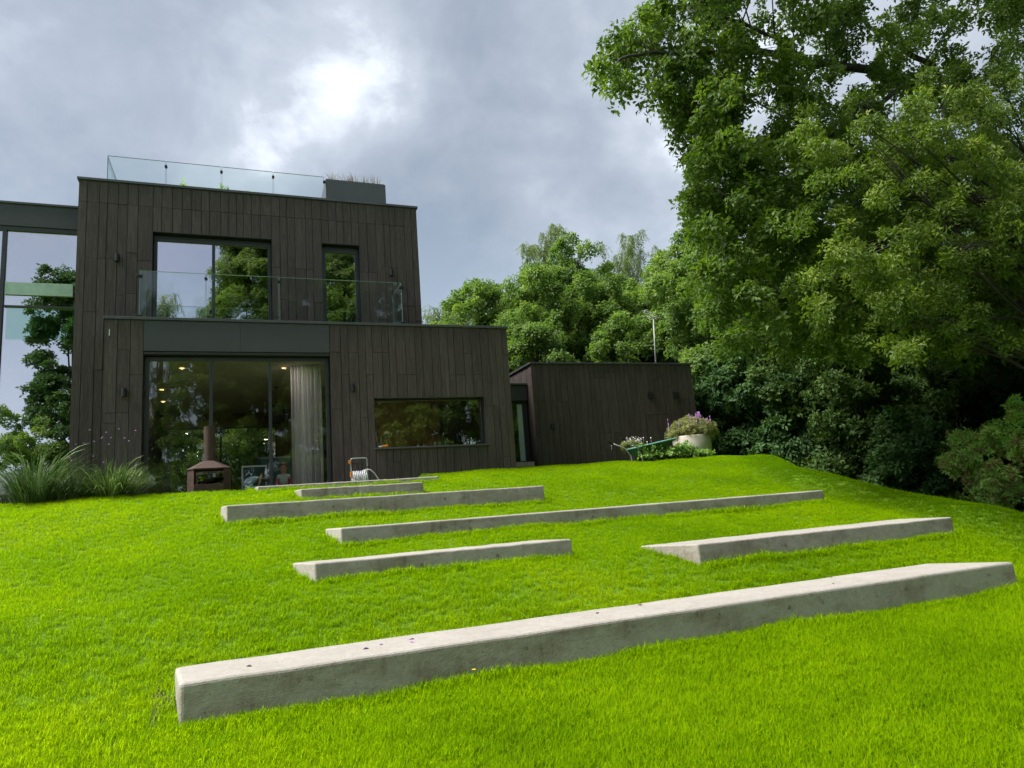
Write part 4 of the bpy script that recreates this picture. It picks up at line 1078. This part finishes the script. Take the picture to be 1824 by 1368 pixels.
for i, (x, y, h, lab) in enumerate(SEED):
    g0 = float(gz(x, y)); t = thing('potted_seedling', lab, 'plant', (x, y, g0), 'potted seedlings beside the wheelbarrow')
    MB().lathe([(.001, 0), (.07, 0), (.095, .12), (.088, .12), (.065, .03)], (x, y, g0-.02), 14).build('pot', 'black_pot', t)
    n = 42; P = np.stack([x+rng.normal(0, .12, n), y+rng.normal(0, .09, n), g0+.10+rng.random(n)*h], 1)
    MB().tube([(x, y, g0), (x+.01, y, g0+.1+h*.8)], [.007, .003], 5).tube([(x, y, g0+.05), (x+.08, y, g0+.1+h*.6)], [.005, .002], 5).build('stem', 'leaf_seedling', t)
    scatter('leaves', 'seedling', P, euler_from(unit(np.stack([P[:, 0]-x, P[:, 1]-y, np.full(n, .12)], 1)+rng.normal(size=(n, 3))*.1)), rng.uniform(.8, 1.3, n), np.clip(rng.normal(.55 if i != 4 else .2, .25, n), 0, 1), t)

# ------------------------------------------------------------------ planting at the left
def orn_grass():
    for lab, c, r, n, L0, L1, mat, sd in (
        ('tall feathery ornamental grass before the glass wing', (-3.02, 12.98, .48), .26, 640, .5, 1.3, 'reed_dark', 3),
        ('bright green arching ornamental grass clump left of the sliding doors', (-1.98, 13.0, .48), .30, 900, .45, 1.0, 'reed_green', 4),
        ('low dark ornamental grass between the two larger clumps', (-2.52, 13.05, .48), .24, 420, .35, .8, 'reed_dark', 5)):
        t = thing('ornamental_grass', lab, 'plant', c, 'ornamental grasses by the house corner')
        grass_clump(t, 'blades', mat, c, r, n, L0, L1, .013, sd, .95, .55)
        m = MB(); q = random.Random(sd)
        for k in range(6):
            az = q.uniform(0, 6.28); d = Vector((math.cos(az), math.sin(az)*.7, 0)); b = Vector(c); L = L1*q.uniform(.9, 1.2)
            pts = [b+d*L*.48*t_**1.6+Vector((0, 0, L*(t_-.28*t_**3))) for t_ in [i/7 for i in range(8)]]
            MB().tube(pts, [.003]*5+[.009, .011, .003], 5).build('flower_plume', 'reed_green', t)
    c = (-2.25, 13.15, .48); t = thing('verbena_plant', 'thin stemmed verbena with tiny purple heads against the dark boards', 'plant', c)
    q = random.Random(8)
    for k in range(18):
        x, y = c[0]+q.gauss(0, .26), c[1]+q.uniform(-.08, .08); h = q.uniform(.75, 1.32)
        b = Vector((c[0]+(x-c[0])*.3, y, .48)); e = Vector((x, y, .48+h))
        st = MB().tube([b, b.lerp(e, .5)+Vector((q.uniform(-.03, .03), 0, 0)), e], .0028, 4).build('stem', 'reed_dark', t)
        m = MB()
        for j in range(5): m.ball(e+Vector((q.uniform(-.012, .012), q.uniform(-.012, .012), q.uniform(-.004, .010))), .0065, 4)
        m.build('flower_head', 'petal_purple', st)
    c = (-2.62, 12.86, .49); t = thing('straw_plant', 'low straw coloured plant at the lawn edge below the tall grasses', 'plant', c)
    grass_clump(t, 'blades', 'reed_straw', c, .25, 220, .15, .38, .008, 17, .9, .9)
    t = thing('garden_chair', 'white garden chair with a dark seat seen by the glass wing', 'chair', (-3.95, 14.9, .45))
    MB().box(-4.2, -3.78, 14.7, 15.1, .86, .90).build('seat', 'black_fitting', t, bevel=.01)
    MB().box(-4.2, -3.78, 15.08, 15.12, .9, 1.32).build('backrest', 'white_paint', t, bevel=.01)
    for x in (-4.19, -3.82):
        for y in (14.72, 15.05): box('leg', 'white_paint', x, x+.035, y, y+.035, .36, .858, t)
orn_grass()

# ------------------------------------------------------------------ trees
def oak():
    # big oak: trunk in the hollow right of the mound, its crown reaching out over the lawn
    base = (18.6, 10.8, float(gz(18.6, 10.8))-.1); q = random.Random(12)
    t = thing('oak_tree', 'big oak whose dark leafy crown overhangs the lawn at the upper right', 'tree', base)
    mb = MB()
    fork = Vector((17.4, 10.4, 7.4))
    mb.tube([base, (18.6, 10.8, .5), (18.4, 10.7, 3), (18.0, 10.55, 5.4), fork], [.55, .42, .36, .33, .28], 12)
    lim = []
    def limb(pts, r0, r1):
        P = [Vector(p) for p in pts]; Q = []
        for i in range(len(P)-1):
            for k in range(4): Q.append(P[i].lerp(P[i+1], k/4)+Vector((q.uniform(-1, 1), q.uniform(-1, 1), q.uniform(-1, 1)))*.05)
        Q.append(P[-1]); n = len(Q); mb.tube(Q, [r0+(r1-r0)*i/(n-1) for i in range(n)], 8); lim.append((Q, r0, r1))
    A = lambda px, py, Y: at(px, py, Y)
    limb([fork, A(1740, 180, 10.2), A(1640, 148, 10), A(1560, 125, 10), A(1450, 112, 10), A(1330, 84, 9.9), A(1230, 100, 9.7), A(1140, 95, 9.6), A(1075, 125, 9.5)], .15, .012)
    limb([A(1700, 165, 10.1), A(1650, 108, 10.3), A(1580, 70, 10.6), A(1520, 20, 10.9), A(1460, -60, 11)], .085, .02)
    limb([A(1450, 112, 10), A(1380, 70, 9.8), A(1300, 30, 9.6), A(1200, 10, 9.4)], .055, .01)
    limb([A(1620, 145, 10), A(1500, 230, 9.8), A(1380, 300, 9.6), A(1260, 330, 9.5)], .06, .01)
    limb([fork, A(1600, 330, 10.3), A(1450, 400, 10), A(1300, 420, 9.8)], .07, .01)
    limb([A(1330, 84, 9.9), A(1260, 150, 9.7), A(1200, 210, 9.6)], .05, .01)
    limb([fork, (17.5, 11.5, 8.5), (19, 12.5, 11)], .22, .03)
    limb([fork, (15.4, 11.8, 8.0), (14.0, 13.0, 9.5), (12.8, 13.6, 10.5)], .10, .015)
    # clumps that follow the crown's real outline; denser to the right, open towards the top
    cl = []
    poly = [(1072, 130, .32), (1110, 85, .45), (1105, 160, .36), (1150, 60, .42), (1165, 110, .5), (1185, 30, .42), (1200, 140, .5), (1180, 185, .42), (1215, 215, .40), (1235, 255, .38), (1240, 90, .5), (1260, 180, .5),
            (1275, 240, .55), (1250, 300, .42), (1300, 300, .62), (1232, 370, .28), (1262, 385, .42), (1310, 370, .6), (1225, -20, .4), (1290, -10, .4)]
    for px, py, r in poly:
        p = A(px, py, q.uniform(9.4, 10.6)); cl.append((p.x, p.y, p.z, r))
        if q.random() < .7:
            p = A(px+q.uniform(-8, 26), py+q.uniform(-20, 20), q.uniform(9.2, 11.2)); cl.append((p.x, p.y, p.z, r*.8))
    while len(cl) < 1080:
        px = q.uniform(1240, 1900); py = q.uniform(-260, 640)
        left = 1232+22*math.sin(py*.045)+14*math.sin(py*.11+1)+max(0, py-380)*.2+max(0, -py)*.1
        if px < left: continue
        if math.sin(px*.029+py*.016)*math.sin(py*.041-px*.012)+.35*math.sin(px*.07-py*.05) > .64: continue
        if -60 < py < 260 and px > 1320 and q.random() < .5: continue   # thinner towards the top, sky shows through
        p = A(px, py, q.uniform(8.6, 13.2)); cl.append((p.x, p.y, p.z, q.uniform(.16, .40)))
    for _ in range(28):   # leafy shoots growing from the long limb itself
        px = q.uniform(1330, 1740); py = 92+(px-1330)*.17+q.gauss(0, 42)
        p = A(px, py, q.uniform(9.2, 10.4)); cl.append((p.x, p.y, p.z, q.uniform(.16, .34)))
    mb2 = mb
    for (x, y, z, r) in cl[::2]:
        e = Vector((x, y, z)); best = min((min((c-e).length for c in Q), i) for i, (Q, a, b) in enumerate(lim))[1]
        Q = lim[best][0]; s = min(Q, key=lambda c: (c-e).length)
        if (e-s).length > 1.3: continue
        m = s.lerp(e, .55)+Vector((q.uniform(-.1, .1), q.uniform(-.1, .1), .12*(e-s).length))
        k = min(.035, .008+.009*(e-s).length); mb2.tube([s, m, e], [k, k*.6, k*.2], 5)
        for _ in range(1):
            e2 = e+Vector((q.uniform(-1, 1), q.uniform(-1, 1), q.uniform(-.7, .8)))*r*.9; mb2.tube([m, e, e2], [k*.5, k*.35, .003], 4)
    mb.build('trunk', 'bark', t, smooth=True)
    crown(t, 'oak', cl, per=290, squash=.85, up=.6, size=1.0, tone=(0, 1))
oak()
def bright_tree():
    base = (15.2, 7.6, float(gz(15.2, 7.6))-.1); q = random.Random(31)
    t = thing('holm_tree', 'nearer yellow green small leaved tree reaching in from the right edge', 'tree', base)
    cl = []
    while len(cl) < 470:
        px = q.uniform(1390, 1950); py = q.uniform(140, 640)
        keep = (px-1390)/230 if px < 1620 else 1.0     # thins out towards its free side
        keep *= min(1, (py-100)/170)
        if py > 480: keep *= max(.0, 1-(py-480)/190)
        if math.sin(px*.033-py*.019)*math.sin(py*.045+px*.014)+.35*math.sin(px*.08+py*.06) > .58: continue
        if q.random() > keep: continue
        p = at(px, py, q.uniform(6.8, 9.0)); cl.append((p.x, p.y, p.z, q.uniform(.10, .24)))
    mb = MB(); limbs(mb, base, (15.0, 7.8, 4.6), cl, .11, 70, 5); mb.build('trunk', 'bark', t, smooth=True)
    crown(t, 'bright', cl, per=500, squash=.85, up=.45, size=1.0, tone=(0, 1))
    # the shoots that catch the light, each one large enough to tell apart
    g = [o for o in [source(spray_rosette(rs, 8, .105, .042, .03), 'leaf_shoot', 'leaf_shoot') for _ in range(4)]]
    for k in range(220):
        x, y, z, r = cl[q.randrange(len(cl))]
        d = Vector((q.uniform(-1, .3), q.uniform(-1, -.1), q.uniform(-.2, 1))).normalized()
        o = bpy.data.objects.new('leaf_shoot', g[k % 4].data); COL.objects.link(o)
        o.location = Vector((x, y, z))+d*r*q.uniform(.8, 1.05); o.rotation_euler = d.to_track_quat('Z', 'Y').to_euler()
        s = q.uniform(.8, 1.3); o.scale = (s, s, s); adopt(o, t)
a_ = NT('leaf_shoot'); r_ = a_.rnd(); c_ = a_.ramp(r_, [(0, (.10, .15, .02)), (.6, (.20, .27, .03)), (1, (.30, .36, .05))])
d_ = a_.principled(c_, .45, spec=.35); t_ = a_.n('ShaderNodeBsdfTranslucent', {'Color': c_}); M['leaf_shoot'] = a_.done(a_.n('ShaderNodeMixShader', {'Fac': .4, 1: d_.outputs[0], 2: t_.outputs[0]}))
bright_tree()

def G(x, y): return float(gz(x, y))-.1
def ptree(name, label, px, py, Y, rx, rz, key, n, r, seed, ry=None, base_dx=0, trunk=.16, k=14, **kw):
    """tree whose crown is centred on the sight line of (px, py) at distance Y, radii in metres"""
    c = at(px, py, Y); b = (c.x+base_dx, c.y+.3, G(c.x, c.y+.3))
    cl = ellipsoid_clumps(c, (rx, ry or rx, rz), n, r, -.85, seed)
    return tree(name, label, b, c.z-rz*.35, cl, key, trunk, k=k, seed=seed, **kw)
WG = 'trees behind the annex'
ptree('sycamore_tree', 'large round bright green tree behind the gap between house and annex', 1000, 566, 25, 2.7, 2.75, 'wood', 70, .80, 1, per=240, tone=(.1, 1), group=WG)
ptree('sycamore_tree', 'smaller light green tree rising directly over the house roof corner', 862, 590, 28, 2.5, 2.1, 'wood', 44, .75, 2, per=170, tone=(.2, 1), group=WG)
ptree('alder_tree', 'olive green tree furthest left behind the house, low at the roof line', 812, 598, 31, 1.6, 1.7, 'birch', 22, .8, 3, per=150, tone=(.1, .8), group=WG)
ptree('poplar_tree', 'young tree with loose upright shoots above the large round tree', 974, 470, 31, 1.4, 2.5, 'birch', 30, .42, 4, per=150, tone=(.3, 1), trunk=.10, group=WG)
ptree('birch_tree', 'tall slender silver birch standing above the annex trees', 1124, 508, 31, 1.5, 3.2, 'birch', 44, .50, 5, per=150, bark='birch_bark', tone=(.2, .9), trunk=.12, group=WG)
ptree('birch_tree', 'shorter wispy birch right of the tall silver birch', 1184, 506, 33, 1.1, 2.1, 'birch', 22, .45, 6, per=120, bark='birch_bark', tone=(.1, .7), trunk=.10, group=WG)
ptree('field_maple_tree', 'dense mid green tree directly behind the aerial mast', 1115, 640, 22.5, 2.0, 1.6, 'wood', 46, .65, 7, per=250, tone=(0, .8), group=WG)
ptree('field_maple_tree', 'bright crowned tree behind the annex right end, left of the oak', 1232, 545, 21, 2.1, 2.5, 'wood', 66, .7, 8, per=240, tone=(.2, 1), group=WG)
ptree('field_maple_tree', 'dark green tree filling the gap above the link door', 950, 650, 23, 1.9, 1.7, 'wood', 36, .7, 9, per=250, tone=(0, .7), group=WG)
ptree('lime_tree', 'pale green tree between the large round tree and the birches', 1075, 585, 28, 2.2, 2.8, 'wood', 56, .75, 14, per=240, tone=(.2, 1), group=WG)
ptree('lime_tree', 'mid green tree below the two birches behind the mast', 1160, 590, 26, 2.4, 2.6, 'wood', 60, .75, 15, per=240, tone=(.1, .9), group=WG)
ptree('lime_tree', 'tree filling the skyline between the house corner and the large round tree', 925, 595, 27, 2.0, 2.2, 'wood', 46, .7, 16, per=240, tone=(.1, .9), group=WG)
ptree('hazel_tree', 'leafy tree rising right of the annex corner under the oak', 1330, 560, 17.5, 2.6, 2.6, 'wood', 60, .75, 10, per=250, tone=(0, .9), group='trees of the wood on the right')
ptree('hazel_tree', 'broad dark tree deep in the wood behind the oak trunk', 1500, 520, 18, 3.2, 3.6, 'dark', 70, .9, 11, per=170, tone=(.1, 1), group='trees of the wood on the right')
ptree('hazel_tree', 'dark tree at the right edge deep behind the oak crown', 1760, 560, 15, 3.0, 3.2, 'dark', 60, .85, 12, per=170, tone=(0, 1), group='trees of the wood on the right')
SH = [('dark laurel bush hard against the annex right end wall', 1290, 720, 17.0, 1.3, 1.7), ('dark broad laurel bush behind the stone planter', 1330, 690, 19.0, 1.9, 2.4),
      ('dark green hazel bush right of the stone planter', 1385, 760, 15.6, 1.25, 1.7), ('mid height hazel bush with lighter top sprays, centre of the wood edge', 1440, 690, 15.2, 1.7, 1.7),
      ('spreading dark bush above the middle of the grass bank', 1545, 740, 13.6, 1.55, 1.8), ('tall dark hazel bush below the oak crown', 1560, 640, 16, 2.2, 1.9),
      ('grey green bush behind the reddish rhododendron', 1690, 680, 13.4, 1.7, 1.7), ('dark bush low on the slope left of the rhododendron', 1640, 830, 11.8, 1.15, 1.2),
      ('pale leaved bush at the right edge over the rhododendron', 1800, 650, 12.2, 1.3, 1.0), ('deep shaded bush at the right edge behind the rhododendron, below the oak', 1815, 730, 12.8, 1.6, 1.5), ('dark bush on the right edge between oak and rhododendron, highest of them', 1740, 600, 14.0, 1.9, 1.5),
      ('dark undergrowth bush at the foot of the grass bank', 1480, 830, 14.4, 1.1, 1.2)]
for i, (lab, px, py, Y, rx, rz) in enumerate(SH):
    c = at(px, py, Y); g = G(c.x, c.y); cl = ellipsoid_clumps(c, (rx, rx, rz), 34, .55, -.95, 60+i, .6)
    q = random.Random(90+i)
    for _ in range(20):   # skirts down to the ground
        a = q.uniform(0, 6.28); f = q.uniform(.3, .95); cl.append((c.x+rx*f*math.cos(a), c.y+rx*f*math.sin(a), q.uniform(g+.2, max(g+.5, c.z-rz*.5)), q.uniform(.35, .6)))
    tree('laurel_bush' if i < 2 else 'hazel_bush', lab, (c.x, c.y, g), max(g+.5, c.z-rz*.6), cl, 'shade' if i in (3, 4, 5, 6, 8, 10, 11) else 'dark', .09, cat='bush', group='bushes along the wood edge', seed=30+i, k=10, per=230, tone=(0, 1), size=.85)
def rhodo():
    c = at(1790, 830, 9.6); g = G(c.x, c.y); cl = ellipsoid_clumps((c.x+.5, c.y, c.z-.1), (1.75, 1.5, 1.35), 60, .42, -.95, 77, .5)
    tree('rhododendron_bush', 'rounded rhododendron bush with reddish spent heads at the right edge', (c.x+.4, c.y, g), g+.5, cl, 'rhodo', .06, cat='bush', seed=5, k=12, per=520, tone=(0, 1), size=1.0, up=.6)
rhodo()
# woodland floor and depth behind the bushes
def wood_mass():
    cl = []; q = random.Random(55)
    for _ in range(120):
        x = q.uniform(15, 40); y = q.uniform(17, 34); cl.append((x, y, q.uniform(-1, 6.5), q.uniform(1.0, 1.7)))
    for _ in range(60):
        x = q.uniform(18, 34); y = q.uniform(4, 17); cl.append((x, y, q.uniform(-2, 5), q.uniform(1.0, 1.6)))
    for _ in range(170):
        x = q.uniform(-14, 14); y = q.uniform(31.5, 40); cl.append((x, y, q.uniform(.5, 7), q.uniform(1.0, 1.6)))
    P, D, T, S = clump_points(cl, per=95, up=.4, size=1.5, tone=(0, .8))
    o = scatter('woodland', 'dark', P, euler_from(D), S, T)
    tag(o, 'dark mass of woodland leaves behind the bushes', None, None, 'stuff')
wood_mass()
# garden behind the house, seen through the far room window
for i, (lab, x, y, h) in enumerate((('leafy tree behind the house seen through the left sliding pane', -4.2, 28, 3.2), ('broad leafy tree behind the house seen through the middle sliding pane', .2, 29.5, 3.6), ('tree behind the house half hidden by the lamp', 3.2, 30, 3.0))):
    cl = ellipsoid_clumps((x, y, 2.6), (2.6, 1.8, h), 46, .8, -.95, 110+i)
    tree('garden_tree', lab, (x, y, G(x, y)), 1.8, cl, 'wood', .12, group='trees behind the house', seed=50+i, per=170, tone=(0, .8))
# trees behind the viewer: they stand there and show as reflections in the glazing
for i, (name, lab, x, y, z, rx, rz, key, n, r, per) in enumerate((
        ('lime_tree', 'tall broad tree mirrored dark in the upper window right pane', 1.0, -16, 11.5, 3.7, 8.4, 'oak', 170, 1.2, 200),
        ('lime_tree', 'tall tree mirrored in the narrow upper window', 6.6, -15, 11.0, 3.2, 8.6, 'oak', 140, 1.2, 190),
        ('birch_tree', 'slender thin tree mirrored in the upper window left pane', -4.4, -16, 9.6, 1.2, 6.0, 'birch', 34, .6, 110),
        ('alder_tree', 'loose dark tree mirrored in the glass wing', -9.0, -15.5, 8.8, 2.7, 8.2, 'dark', 120, .95, 110),
        ('lime_tree', 'rounded tree mirrored low in the sliding doors', -1.6, -13, 4.0, 3.0, 5.8, 'oak', 90, 1.1, 150),
        ('lime_tree', 'wide tree mirrored in the kitchen window', 13.2, -14, 6.0, 3.6, 7.5, 'oak', 150, 1.15, 190),
        ('lime_tree', 'low dense tree mirrored in the left half of the kitchen window', 9.2, -13.5, 3.4, 2.8, 5.6, 'oak', 120, 1.1, 190),
        ('lime_tree', 'tree mirrored in the right sliding pane', 4.2, -13, 3.6, 3.0, 6.0, 'oak', 90, 1.1, 150),
        ('lime_tree', 'broad low tree mirrored behind the ornamental grasses', -6.6, -14, 2.6, 3.0, 5.0, 'oak', 80, 1.1, 150),
        ('lime_tree', 'low tree mirrored at the foot of the glass wing', -11.2, -13, 2.2, 2.8, 5.0, 'wood', 80, .7, 140),
        ('lime_tree', 'tree mirrored in the link door', 18.5, -13, 4.5, 3.6, 7.0, 'oak', 80, 1.15, 140))):
    cl = ellipsoid_clumps((x, y, z), (rx, rx, rz), n, r, -.95, 140+i)
    tree(name, lab, (x, y, G(x, y)), z-rz*.3, cl, key, .2, group='trees behind the viewer', seed=80+i, per=per, tone=(0, .9), size=1.25)

# ------------------------------------------------------------------ the lawn's grass
def in_poly(x, y, pl):
    ins = np.zeros(len(x), bool); n = len(pl)
    for i in range(n):
        (x1, y1), (x2, y2) = pl[i], pl[(i+1) % n]
        c = ((y1 > y) != (y2 > y)) & (x < (x2-x1)*(y-y1)/((y2-y1) if y2 != y1 else 1e-9)+x1); ins ^= c
    return ins
def vnoise(x, y, s, seed):
    r = np.random.default_rng(seed); o = 0
    for k in range(6):
        a = r.uniform(0, 6.28); f = s*r.uniform(.6, 1.8); o = o+np.sin((x*np.cos(a)+y*np.sin(a))*f+r.uniform(0, 6.28)+.8*np.sin((y*np.cos(a)-x*np.sin(a))*f*.7))
    return o/6
def tuft(n, h0, h1, w, rad, q):
    mb = MB()
    for _ in range(n):
        az = q.uniform(0, 6.283); rr = rad*math.sqrt(q.random()); h = q.uniform(h0, h1)
        bx, by = rr*math.cos(az), rr*math.sin(az); la = q.uniform(0, 6.283); ln = abs(q.gauss(0, .42))
        d = Vector((math.cos(la), math.sin(la), 0)); sd = Vector((-d.y, d.x, 0))*w*.5*q.uniform(.7, 1.2)
        p0 = Vector((bx, by, -.012)); p1 = p0+d*h*ln*.35+Vector((0, 0, h*.55)); p2 = p0+d*h*(ln*1.15)+Vector((0, 0, h*(1-.3*ln)))
        b = len(mb.v); mb.v += [tuple(p0-sd), tuple(p0+sd), tuple(p1-sd*.85), tuple(p1+sd*.85), tuple(p2)]
        mb.f += [(b, b+1, b+3, b+2), (b+2, b+3, b+4)]; mb.mi += [0, 0]
    return mb
def lawn():
    q = random.Random(77)
    scatter_group('grass', [source(tuft(32, .028, .076, .0036, .062, q), 'grass_tuft', 'grass_blade') for _ in range(6)])
    P = []
    for (y0, y1, xa, xb, dens) in ((2.0, 4.5, -3.4, 11.5, 900), (4.5, 6.5, -4.6, 13, 820), (6.5, 9.0, -6.0, 13, 680), (9.0, 12.0, -7.5, 14, 560), (12.0, 17.0, -9.0, 15, 420)):
        n = int((y1-y0)*(xb-xa)*dens); P.append(np.stack([rng.uniform(xa, xb, n), rng.uniform(y0, y1, n)], 1))
    P = np.concatenate(P); x, y = P[:, 0], P[:, 1]
    ok = np.ones(len(P), bool)
    for lab, pl, top, h in BENCH:
        c = np.mean(pl, 0); s = [(c[0]+(a-c[0])*1.0+np.sign(a-c[0])*.02, c[1]+(b-c[1])*1.0+np.sign(b-c[1])*.015) for a, b in pl]; ok &= ~in_poly(x, y, s)
    ok &= ~((x < 3.42) & (y > 12.70)); ok &= ~((x < 5.6) & (y > 13.97)); ok &= ~((x > 5.4) & (x < 11.8) & (y > 15.95)); ok &= ~((x > 5.9) & (x < 6.85) & (y > 15.7))
    ok &= ~(((x-10.92)**2+(y-15.22)**2) < .45**2)
    xf = 10.75+np.clip(y-11.6, 0, 4)*0.62
    ok &= x < xf+1.9+.3*vnoise(x, y, 2.0, 3)
    # bare worn scuffs by the near bench's left end
    ok &= ~((((x+.54)/.10)**2+((y-5.78)/.26)**2 < 1) & (rng.random(len(x)) < .8))
    x, y = x[ok], y[ok]; n = len(x); z = gz(x, y)
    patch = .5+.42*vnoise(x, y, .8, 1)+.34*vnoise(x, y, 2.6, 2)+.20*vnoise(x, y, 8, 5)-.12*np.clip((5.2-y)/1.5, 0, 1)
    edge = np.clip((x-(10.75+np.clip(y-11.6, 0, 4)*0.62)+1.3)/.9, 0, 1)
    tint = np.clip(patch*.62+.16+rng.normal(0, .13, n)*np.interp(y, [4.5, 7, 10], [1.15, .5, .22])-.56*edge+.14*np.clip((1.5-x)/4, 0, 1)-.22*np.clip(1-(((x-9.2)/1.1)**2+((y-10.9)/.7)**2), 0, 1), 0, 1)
    size = (1.0+.0*x)*(1+rng.uniform(-.25, .25, n)*np.where(y > 6.5, .5, 1.0))*(1+.14*vnoise(x, y, 2.3, 9))*np.interp(y, [3, 5.4, 7, 10], [1.18, 1.05, .85, .80])
    rot = np.stack([rng.normal(0, .09, n), rng.normal(0, .09, n), rng.uniform(0, 6.283, n)], 1)
    # longer uncut grass against the bench fronts and ends
    ex, ey = [], []
    for lab, pl, top, h in BENCH:
        L = pl[1][0]-pl[0][0]; m = int(L*58)
        ex.append(pl[0][0]+rng.random(m)*L); ey.append(pl[0][1]-.035-rng.random(m)**2*.07)
        m2 = 16; t_ = rng.random(m2); ex.append(pl[0][0]+(pl[3][0]-pl[0][0])*t_-.04-.05*rng.random(m2)); ey.append(pl[0][1]+(pl[3][1]-pl[0][1])*t_)
    ex, ey = np.concatenate(ex), np.concatenate(ey); k = len(ex)
    long_ = .85+.75*np.clip(vnoise(ex, ey, 3.5, 21)+.25, 0, 1)*rng.random(k)
    x, y, z = np.concatenate([x, ex]), np.concatenate([y, ey]), np.concatenate([z, gz(ex, ey)])
    size = np.concatenate([size, long_*1.45]); tint = np.concatenate([tint, np.clip(rng.normal(.42, .16, k), 0, 1)])
    rot = np.concatenate([rot, np.stack([rng.normal(0, .2, k), rng.normal(0, .2, k), rng.uniform(0, 6.283, k)], 1)])
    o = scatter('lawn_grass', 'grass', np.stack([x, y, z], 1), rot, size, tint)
    tag(o, 'short bright green lawn grass over the whole mound', None, None, 'stuff')
    # stray longer and paler blades standing out of the sward
    scatter_group('stray', [source(tuft(4, .070, .125, .0034, .05, q), 'stray_blades', 'grass_blade') for _ in range(5)])
    m = 5200; sx_ = np.concatenate([rng.uniform(-2.4, 8.5, 3800), rng.uniform(-4, 11, 1400)]); sy_ = np.concatenate([rng.uniform(2.2, 5.4, 3800), rng.uniform(5.4, 10, 1400)])
    keep = (vnoise(sx_, sy_, 1.9, 33)+rng.normal(0, .25, m)) > .02
    for lab, pl, top, h in BENCH: keep &= ~in_poly(sx_, sy_, [(a, b) for a, b in pl])
    sx_, sy_ = sx_[keep], sy_[keep]; m = len(sx_)
    o = scatter('stray_grass', 'stray', np.stack([sx_, sy_, gz(sx_, sy_)], 1), np.stack([rng.normal(0, .3, m), rng.normal(0, .3, m), rng.uniform(0, 6.283, m)], 1), rng.uniform(.6, 1.05, m), np.clip(rng.normal(.85, .18, m), 0, 1))
    tag(o, 'longer pale grass blades standing out of the lawn', None, None, 'stuff')
lawn()
# long tufts left uncut against the near bench's foot, petals, flowers
PET = [(.86, 5.72, 'petal_dark'), (1.02, 5.78, 'petal_dark'), (1.30, 5.86, 'petal_purple'), (1.24, 5.74, 'petal_purple'), (2.95, 5.84, 'petal_dark'), (3.5, 5.95, 'dry_leaf'), (5.55, 5.66, 'dry_leaf'), (.02, 5.70, 'dry_leaf'), (5.9, 6.03, 'dry_leaf')]
PL = ['dark petal alone left of the petal pair on the nearest bench', 'tiny dark petal right beside the lone dark petal, nearest bench', 'larger purple petal towards the back of the nearest bench', 'purple petal just in front of the larger purple one', 'dark petal midway along the nearest bench top', 'dry curled leaf at the back edge, middle of the nearest bench', 'dry dark leaf on the right half of the nearest bench', 'dry fleck near the left end of the nearest bench', 'dry leaf on the far back edge of the nearest bench, right part']
for i, (x, y, m) in enumerate(PET):
    mb = MB(); leaf(mb, (x, y, -.982), (math.cos(i*1.7), math.sin(i*1.7), .12), (0, 0, 1), .05, .024, .3, .1)
    o = mb.build('fallen_petal' if 'petal' in m else 'fallen_leaf', m, loc=(x, y, -.982)); md = o.modifiers.new('solid', 'SOLIDIFY'); md.thickness = .002
    tag(o, PL[i], 'petal' if 'petal' in m else 'leaf', 'petals and leaves fallen on the nearest bench')
FL = [(1.62, 5.35, 'yellow wild flower in the grass at the foot of the nearest bench'), (7.9, 10.1, 'yellow wild flower in the rough grass near the bank, leftmost of four'), (8.5, 10.6, 'yellow wild flower in rough grass above the long low bench end'), (9.0, 10.9, 'yellow wild flower in rough grass furthest up the bank'), (9.35, 10.2, 'yellow wild flower closest to the bank crest'), (-1.5, 7.3, 'yellow wild flower alone on the left of the lawn')]
for x, y, lab in FL:
    z = float(gz(x, y)); t = thing('wild_flower', lab, 'flower', (x, y, z), 'yellow wild flowers in the lawn')
    MB().tube([(x, y, z), (x+.01, y, z+.085)], .0025, 5).build('stem', 'leaf_seedling', t)
    mb = MB(); c = Vector((x+.01, y, z+.087))
    for k in range(8): leaf(mb, c, (math.cos(k*.785), math.sin(k*.785), .35), (0, 0, 1), .022, .012, .1, 0)
    mb.build('bloom', 'petal_yellow', t)
